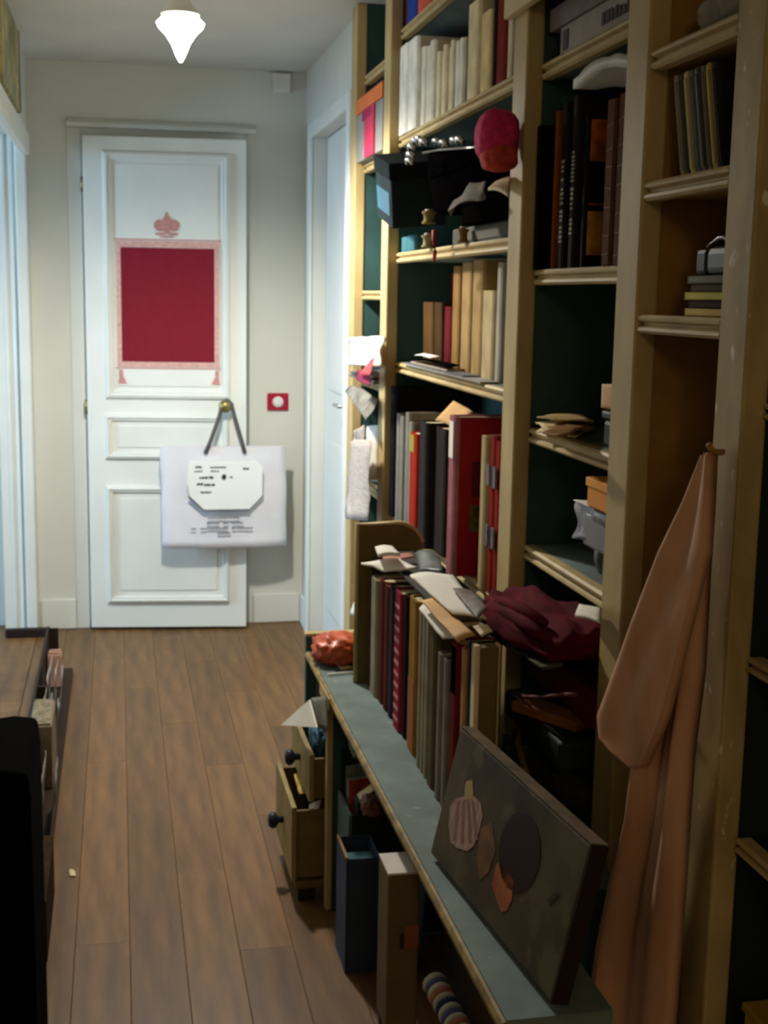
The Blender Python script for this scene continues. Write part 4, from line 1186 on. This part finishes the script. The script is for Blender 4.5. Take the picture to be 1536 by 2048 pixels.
for i, c in enumerate(cdc):
    t = thing('disc_case', '%s disc case, %s from the left in the leaning row' % (cdn[i], ('first', 'second', 'third', 'fourth', 'fifth', 'sixth', 'seventh', 'eighth', 'ninth', 'tenth', 'last')[i]), 'disc case',
              (0.83, yy, 1.593), 'disc cases leaning on the shelf')
    ln = 0.30
    tf = lambda p, y0=yy: Vector((p.x, p.y+ln*(p.z-1.593), p.z))
    tk = 0.0098
    box('case', 0.775+0.002*(i % 3), 0.915, yy-tk, yy-0.0004, 1.593, 1.736, cmat(tuple(min(255, int(v*1.25)+8) for v in c), 0.45), t, bevel=0.0008, tf=tf)
    box('spine_insert', 0.7735+0.002*(i % 3), 0.7748+0.002*(i % 3), yy-tk+0.0015, yy-0.002, 1.602, 1.727, cmat(tuple(min(255, int(v*1.15)) for v in c), 0.5), t, tf=tf)
    yy -= 0.0118
z_ = 1.4025
for i, (c, lb, w_) in enumerate((((206, 180, 120), 'cream disc case at the bottom of the low stack', 0.150), ((60, 50, 40), 'dark disc case second from the bottom of the low stack', 0.142),
                                 ((196, 186, 110), 'yellowish disc case third from the bottom of the low stack', 0.145), ((84, 78, 66), 'grey-brown disc case fourth in the low stack', 0.14), ((130, 130, 122), 'grey disc case at the top of the low stack', 0.142))):
    t = thing('disc_case', lb, 'disc case', (0.84, 1.64, z_))
    y0 = 1.556+0.004*(i % 3)
    box('case', 0.775+0.003*(i % 2), 0.905, y0, y0+w_, z_, z_+0.0105, cmat(c, 0.4), t, bevel=0.0008)
    box('spine_insert', 0.7735+0.003*(i % 2), 0.7748+0.003*(i % 2), y0+0.01, y0+w_-0.01, z_+0.0015, z_+0.009, cmat(tuple(min(255, int(v*1.1)) for v in c), 0.5), t)
    z_ += 0.011
t = thing('grey_player', 'grey rounded gadget on the low stack of disc cases', 'gadget', (0.84, 1.62, z_))
box('player_body', 0.782, 0.90, 1.555, 1.665, z_+0.0005, z_+0.038, mat('slate_plastic', (96, 104, 106), 0.35), t, bevel=0.010)
box('dark_side', 0.784, 0.898, 1.6655, 1.70, z_+0.001, z_+0.036, mat('dark_plastic', (40, 36, 32), 0.4), t, bevel=0.006)
sheet('foil_bag', [Vector((0.79, 1.68, z_+0.041)), Vector((0.79, 1.555, z_+0.044)), Vector((0.87, 1.555, z_+0.062)), Vector((0.87, 1.66, z_+0.056))], mat('dull_foil', (110, 102, 92), 0.3, 0.3, 20, 0.2, 0.5), None, 0.008, thick=0.004, rough=0.012,
      n=10, label='dull crinkled foil pouch on the grey gadget', cat='pouch')

# ---- beige garment hanging between the two near posts
PEACH = mat('peach_fabric', (206, 156, 124), 0.7, 0.10, 22, 0.15, 0.25, stretch=(1, 1, 0.3))
co = thing('hanging_garment', 'peach coloured garment hanging from the near post by column four', 'garment', (0.70, 1.6, 0.3))


def drape(name, rows_, xbase, folds, m_, amp, seedv):
    """hanging cloth: rows of (pixel y, left px, right px); folded closed section"""
    NU = 40
    V, Fc = [], []
    sub = []
    for (a, b) in zip(rows_[:-1], rows_[1:]):
        for k_ in range(5):
            f_ = k_/5
            sub.append([a[i]+(b[i]-a[i])*f_ for i in range(len(a))])
    sub.append(list(rows_[-1]))
    nr = len(sub)
    for r_, (py, xl, xr, xo) in enumerate(sub):
        pl, pr = onx(xbase+xo, xl, py), onx(xbase+xo, xr, py)
        spread = min(1, abs(pl.y-pr.y)/0.10)
        for s_ in range(2):
            for i in range(NU+1):
                u = i/NU if s_ == 0 else 1-i/NU
                p = pl.lerp(pr, u)
                fold = amp*spread*(math.cos(2*math.pi*folds*u+0.35*math.sin(r_*0.22)+seedv)*0.75+0.35*math.cos(2*math.pi*folds*2.1*u+1.1+r_*0.05))
                edge = math.sin(math.pi*u)**0.6
                x_ = p.x-0.012*edge*spread+fold*edge+(0.010 if s_ else -0.0)
                V.append((x_+(0.004 if s_ else 0), p.y, p.z))
    M = 2*(NU+1)
    for r_ in range(nr-1):
        for i in range(M):
            Fc.append((r_*M+i, r_*M+(i+1) % M, (r_+1)*M+(i+1) % M, (r_+1)*M+i))
    Fc.append(tuple(range(M)))
    Fc.append(tuple((nr-1)*M+i for i in range(M)))
    return mesh_obj(name, V, Fc, m_, co, smooth=True)


drape('garment_body', [(905, 1408, 1416, 0.02), (1000, 1388, 1412, 0.015), (1150, 1345, 1402, 0.01), (1340, 1305, 1392, 0.0), (1500, 1272, 1372, 0.0), (1640, 1252, 1362, 0.0), (1760, 1218, 1355, 0.0), (1900, 1190, 1345, 0.0), (2040, 1172, 1335, 0.0), (2200, 1155, 1322, 0.0)],
      0.705, 1.6, PEACH, 0.017, 0.4)
drape('garment_sleeve', [(910, 1403, 1411, 0.02), (1000, 1373, 1408, 0.0), (1100, 1333, 1404, -0.012), (1230, 1280, 1372, -0.022), (1340, 1237, 1345, -0.024), (1430, 1202, 1322, -0.024), (1475, 1208, 1305, -0.022), (1510, 1240, 1290, -0.02), (1535, 1262, 1278, -0.018)],
      0.690, 0.7, PEACH, 0.016, 2.6)
tube('peg', [(0.7440, 1.500, 1.236), (0.735, 1.497, 1.236), (0.726, 1.495, 1.239), (0.721, 1.494, 1.247)], 0.004, TAN, None, label='small wooden peg on the near post holding the garment', cat='peg')

# ================================================================== COLUMN 5 (beyond the near post)
t = thing('grey_jar', 'grey-green round jar at the right edge on a dark shelf', 'jar', (0.84, 1.37, 0.979))
lathe('jar_body', (0.835, 1.37, 0.979), [(0, 0), (0.04, 0), (0.052, 0.015), (0.052, 0.05), (0.04, 0.066), (0.03, 0.07), (0, 0.07)], mat('grey_green_glaze', (92, 100, 76), 0.3, 0.2, 20), t)
lathe('lid', (0.835, 1.37, 1.0495), [(0, 0), (0.034, 0), (0.034, 0.006), (0.012, 0.010), (0.008, 0.018), (0, 0.02)], mat('dark_glaze', (60, 62, 50), 0.3), t)
t = thing('yellow_box', 'yellow box at the lower right corner of the frame', 'box', (0.80, 1.28, 0.002))
p = onx(0.765, 1490, 2005)
box('box_body', 0.765, 0.93, p.y-0.14, p.y, 0.45, p.z-0.012, mat('yellow_card', (176, 140, 30), 0.7, 0.15, 16), t, bevel=0.003)
box('lid', 0.762, 0.933, p.y-0.143, p.y+0.003, p.z-0.0115, p.z, mat('yellow_lid', (160, 128, 34), 0.7), t, bevel=0.002)
box('support_stack', 0.78, 0.92, p.y-0.13, p.y-0.01, 0.002, 0.449, mat('dark_carton', (40, 32, 22), 0.8), t)

# ================================================================== UNDER THE BENCH
dr = thing('drawer_unit', 'pale wooden drawer unit under the bench with two drawers pulled out', 'drawers', (0.5, 2.98, 0))
PALEW = mat('pale_wood', (118, 98, 60), 0.6, 0.16, 14, 0.1)
box('carcass', 0.48, 0.70, 2.845, 3.14, 0.04, 0.46, mat('dark_inside', (34, 28, 20), 0.8), dr)
for y_ in (2.86, 3.10):
    box('foot', 0.40, 0.44, y_, y_+0.03, 0.002, 0.0395, DARKW, dr)
box('base_rail', 0.39, 0.48, 2.845, 3.14, 0.04, 0.058, PALEW, dr)


def drawer(z0, z1, x0, content):
    d = box('drawer', x0+0.0125, 0.479, 2.845, 2.853, z0+0.006, z1-0.012, PALEW, dr)
    box('drawer_side', x0+0.0125, 0.479, 3.13, 3.138, z0+0.006, z1-0.012, PALEW, d)
    box('drawer_bottom', x0+0.0125, 0.479, 2.8535, 3.1295, z0+0.006, z0+0.012, PALEW, d)
    box('drawer_front', x0, x0+0.012, 2.838, 3.145, z0, z1, mat('drawer_front_wood', (150, 132, 88), 0.6, 0.16, 14, 0.1), d, bevel=0.002)
    lathe('knob', (x0-0.0005, 2.99, (z0+z1)/2), [(0.008, 0), (0.008, -0.012), (0.018, -0.018), (0.021, -0.028), (0.014, -0.036), (0.0, -0.038)], mat('dark_blue_knob', (34, 42, 58), 0.35), d, 16, 'x')


drawer(0.062, 0.245, 0.380, 0)
drawer(0.255, 0.37, 0.420, 1)
for i, (lb, pp, m_) in enumerate((('yellowish crumpled papers in the lower open drawer', [(568, 1545, .24), (600, 1555, .25), (606, 1590, .25), (580, 1590, .245)], mat('yellow_paper', (196, 164, 84), 0.7, 0.2, 30)),
                                  ('white crumpled papers at the front of the lower open drawer', [(600, 1610, .25), (625, 1600, .26), (632, 1648, .245), (606, 1650, .23)], WHITEP))):
    sheet('crumpled_paper', [Vector((q_.x, min(max(q_.y, 2.88), 3.10), q_.z)) for q_ in [onz(z-0.022, x_, y_)+Vector((0.022, 0, 0)) for x_, y_, z in pp]], m_, None, 0.008, thick=0.003, rough=0.02, n=10, seed=i, label=lb, cat='paper')
V = [onx(0.385, 562, 1450), onx(0.42, 632, 1455), onx(0.42, 618, 1400)]
prism('folded_card', [V[0], V[1], V[2]], (0.004, 0.002, 0), WHITEP, None, label='white folded card triangle sticking out of the upper drawer', cat='card')
sheet('grey_sheet', [onx(0.442, 634, 1456), onx(0.442, 655, 1460), onx(0.445, 652, 1392), onx(0.445, 622, 1396)], mat('grey_folder', (118, 114, 104), 0.7), None, 0.004, thick=0.002, label='grey folder standing behind the white card triangle', cat='folder')
t = thing('blue_cloth', 'blue crumpled cloth spilling from the upper open drawer', 'cloth', (0.42, 2.95, 0.37))
lump('cloth_body', (0.457, 2.96, 0.362), (0.016, 0.06, 0.040), mat('blue_cloth', (70, 104, 128), 0.8, 0.35, 30, 0.3), t, 21, 0.25, 2.5, ridge=0.5)
lump('cloth_tail', (0.452, 3.07, 0.365), (0.018, 0.03, 0.026), mat('grey_blue_cloth', (110, 106, 104), 0.8, 0.35, 30, 0.3), t, 22, 0.25, 2.5, ridge=0.5)

# open grey-green storage box with papers, dark green binder and blue roll
ob = thing('storage_box', 'open grey-green storage box full of papers under the bench', 'box', (0.55, 2.6, 0))
GG = mat('grey_green_card', (92, 112, 106), 0.6, 0.12, 14)
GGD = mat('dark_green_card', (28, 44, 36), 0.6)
bx = (0.480, 0.72, 2.642, 2.79)
box('box_wall', bx[0], bx[0]+0.006, bx[2], bx[3], 0.012, 0.30, GG, ob)
box('box_wall', bx[1]-0.006, bx[1], bx[2], bx[3], 0.012, 0.40, GG, ob)
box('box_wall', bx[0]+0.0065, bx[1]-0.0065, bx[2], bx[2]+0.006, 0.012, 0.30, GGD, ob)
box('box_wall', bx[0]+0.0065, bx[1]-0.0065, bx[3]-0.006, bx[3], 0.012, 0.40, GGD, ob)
box('box_floor', bx[0], bx[1], bx[2], bx[3], 0.002, 0.0115, GG, ob)
t = thing('binder', 'dark green binder wedge in the storage box', 'binder', (0.55, 2.6, 0.02))
prism('binder_cover', [(0.50, 2.652, 0.02), (0.64, 2.652, 0.02), (0.64, 2.652, 0.37), (0.57, 2.652, 0.37), (0.50, 2.652, 0.325)], (0, 0.040, 0), GGD, t, bevel=0.003)
prism('binder_pages', [(0.506, 2.655, 0.326), (0.57, 2.655, 0.3705), (0.636, 2.655, 0.3705), (0.636, 2.655, 0.374), (0.57, 2.655, 0.374), (0.506, 2.655, 0.330)], (0, 0.034, 0), CREAMP, t)
for i, (lb, y_, c, h) in enumerate((('grey rumpled papers at the back of the storage box', 2.748, (120, 124, 116), 0.395), ('pale leaflet standing in the storage box', 2.732, (160, 162, 150), 0.37),
                                    ('reddish printed booklet in the storage box', 2.706, (150, 60, 48), 0.375))):
    sheet('paper_sheet', [(0.495, y_, 0.10), (0.70, y_, 0.10), (0.70, y_+0.012, h), (0.495, y_+0.02, h-0.03)], cmat(c, 0.7, 0.3, 40), None, 0.004, thick=0.005, rough=0.005, n=10, seed=i, label=lb, cat='paper')
c0 = onx(0.60, 708, 1683)
tube('blue_roll', [(0.585, 2.50, 0.02), (0.598, 2.50, 0.19), (0.612, 2.50, 0.345)], 0.024, mat('light_blue_roll', (112, 152, 192), 0.5), None, seg=18, label='light blue roll standing behind the white topped box', cat='roll')

pc = onx(0.505, 700, 1562)
lump('crumpled_plastic', (0.525, 2.715, 0.432), (0.030, 0.038, 0.028), mat('grey_clear_plastic', (120, 124, 118), 0.35, 0.3, 20, 0.3, 0.4), None, 41, 0.25, 2.5, ridge=0.5,
     label='grey crumpled plastic on top of the storage box papers', cat='plastic')
pc = onx(0.505, 742, 1600)
lump('brown_wrapper', pc+Vector((0, 0, -0.012)), (0.02, 0.03, 0.02), mat('brown_red_wrapper', (120, 76, 60), 0.5, 0.4, 20, 0.3, 0.3), None, 42, 0.25, 2.5, ridge=0.5,
     label='small brownish wrapper right of the grey crumpled plastic', cat='wrapper')
# tall blue box and white topped box in front
bbx_ = thing('blue_box', 'tall dark blue open box standing on the floor by the bench', 'box', (0.50, 2.52, 0))
BLU = mat('navy_card', (56, 70, 92), 0.6, 0.10, 12)
x0, x1, y0, y1, h = 0.453, 0.527, 2.413+0.1, 2.533, 0.262
y0 = 2.50-0.095+0.10
def bluebox():
    xa, xb, ya, yb, hh = 0.452, 0.526, 2.513, 2.535, 0.258
    yb = 2.534
    for nm, a in (('box_front', (xa, xa+0.004, ya, yb+0.10, 0.006, hh)), ('box_back', (xb-0.004, xb, ya, yb+0.10, 0.006, hh)),
                  ('box_side', (xa+0.0042, xb-0.0042, ya, ya+0.004, 0.006, hh)), ('box_side', (xa+0.0042, xb-0.0042, yb+0.096, yb+0.10, 0.006, hh))):
        box(nm, *a, BLU, bbx_, bevel=0.001)
    box('box_floor', xa, xb, ya, yb+0.10, 0.001, 0.0058, BLU, bbx_)
    box('rim', xa-0.0005, xa+0.0045, ya, yb+0.10, hh+0.0002, hh+0.004, mat('tan_rim', (150, 116, 80), 0.7), bbx_)
    box('teal_file', xa+0.008, xb-0.008, ya+0.012, ya+0.06, 0.0062, hh-0.012, mat('teal_file', (52, 96, 104), 0.6), bbx_)


# moved clear of the storage box: the blue box stands just before it
bluebox()
wbx = thing('white_topped_box', 'brown box with white top and orange mark beside the tall blue box', 'box', (0.46, 2.04, 0))
wa_ = ony(2.007, 777, 1748)
wx0, wx1, wz = wa_.x, ony(2.007, 840, 1742).x, wa_.z
wy1 = onx(wx0, 758, 1693).y
BRC = mat('brown_grey_card', (112, 92, 70), 0.7, 0.12, 12)
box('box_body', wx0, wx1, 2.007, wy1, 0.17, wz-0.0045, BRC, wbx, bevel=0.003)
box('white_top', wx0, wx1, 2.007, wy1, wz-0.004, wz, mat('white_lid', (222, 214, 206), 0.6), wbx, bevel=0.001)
box('base', wx0+0.004, wx1-0.004, 2.011, wy1-0.004, 0.002, 0.1695, mat('dark_lower_part', (44, 28, 18), 0.8), wbx)  # lower part of the box, coloured darker than the body above
m0, m1 = ony(2.006, 809, 1852), ony(2.006, 836, 1893)
box('orange_mark', m0.x, m1.x, 2.0052, 2.0066, m1.z, m0.z, mat('orange_mark', (150, 84, 44), 0.6), wbx)
m0, m1 = ony(2.006, 800, 1868), ony(2.006, 808, 1897)
box('dark_mark', m0.x, m1.x, 2.0053, 2.0066, m1.z, m0.z, mat('dark_mark', (50, 42, 34), 0.7), wbx)

# patterned roll lying in the dark
pr_a, pr_b = onz(0.04, 868, 1965), onz(0.03, 935, 2090)
ro = thing('patterned_roll', 'white twisted roll with blue and red rings on the floor under the bench', 'roll', (pr_a+pr_b)/2)
ds = (pr_b-pr_a)
npz = 12
for i in range(npz):
    a, b = pr_a+ds*(i/npz), pr_a+ds*((i+0.96)/npz)
    mid = (a+b)/2
    cc = ((220, 214, 196), (96, 104, 140), (214, 206, 186), (186, 120, 92), (206, 200, 180), (60, 70, 110))[i % 6]
    tube('ring', [a, a.lerp(b, 0.2), a.lerp(b, 0.8), b], [0.020, 0.026, 0.026, 0.020], cmat(cc, 0.6), ro, seg=14)
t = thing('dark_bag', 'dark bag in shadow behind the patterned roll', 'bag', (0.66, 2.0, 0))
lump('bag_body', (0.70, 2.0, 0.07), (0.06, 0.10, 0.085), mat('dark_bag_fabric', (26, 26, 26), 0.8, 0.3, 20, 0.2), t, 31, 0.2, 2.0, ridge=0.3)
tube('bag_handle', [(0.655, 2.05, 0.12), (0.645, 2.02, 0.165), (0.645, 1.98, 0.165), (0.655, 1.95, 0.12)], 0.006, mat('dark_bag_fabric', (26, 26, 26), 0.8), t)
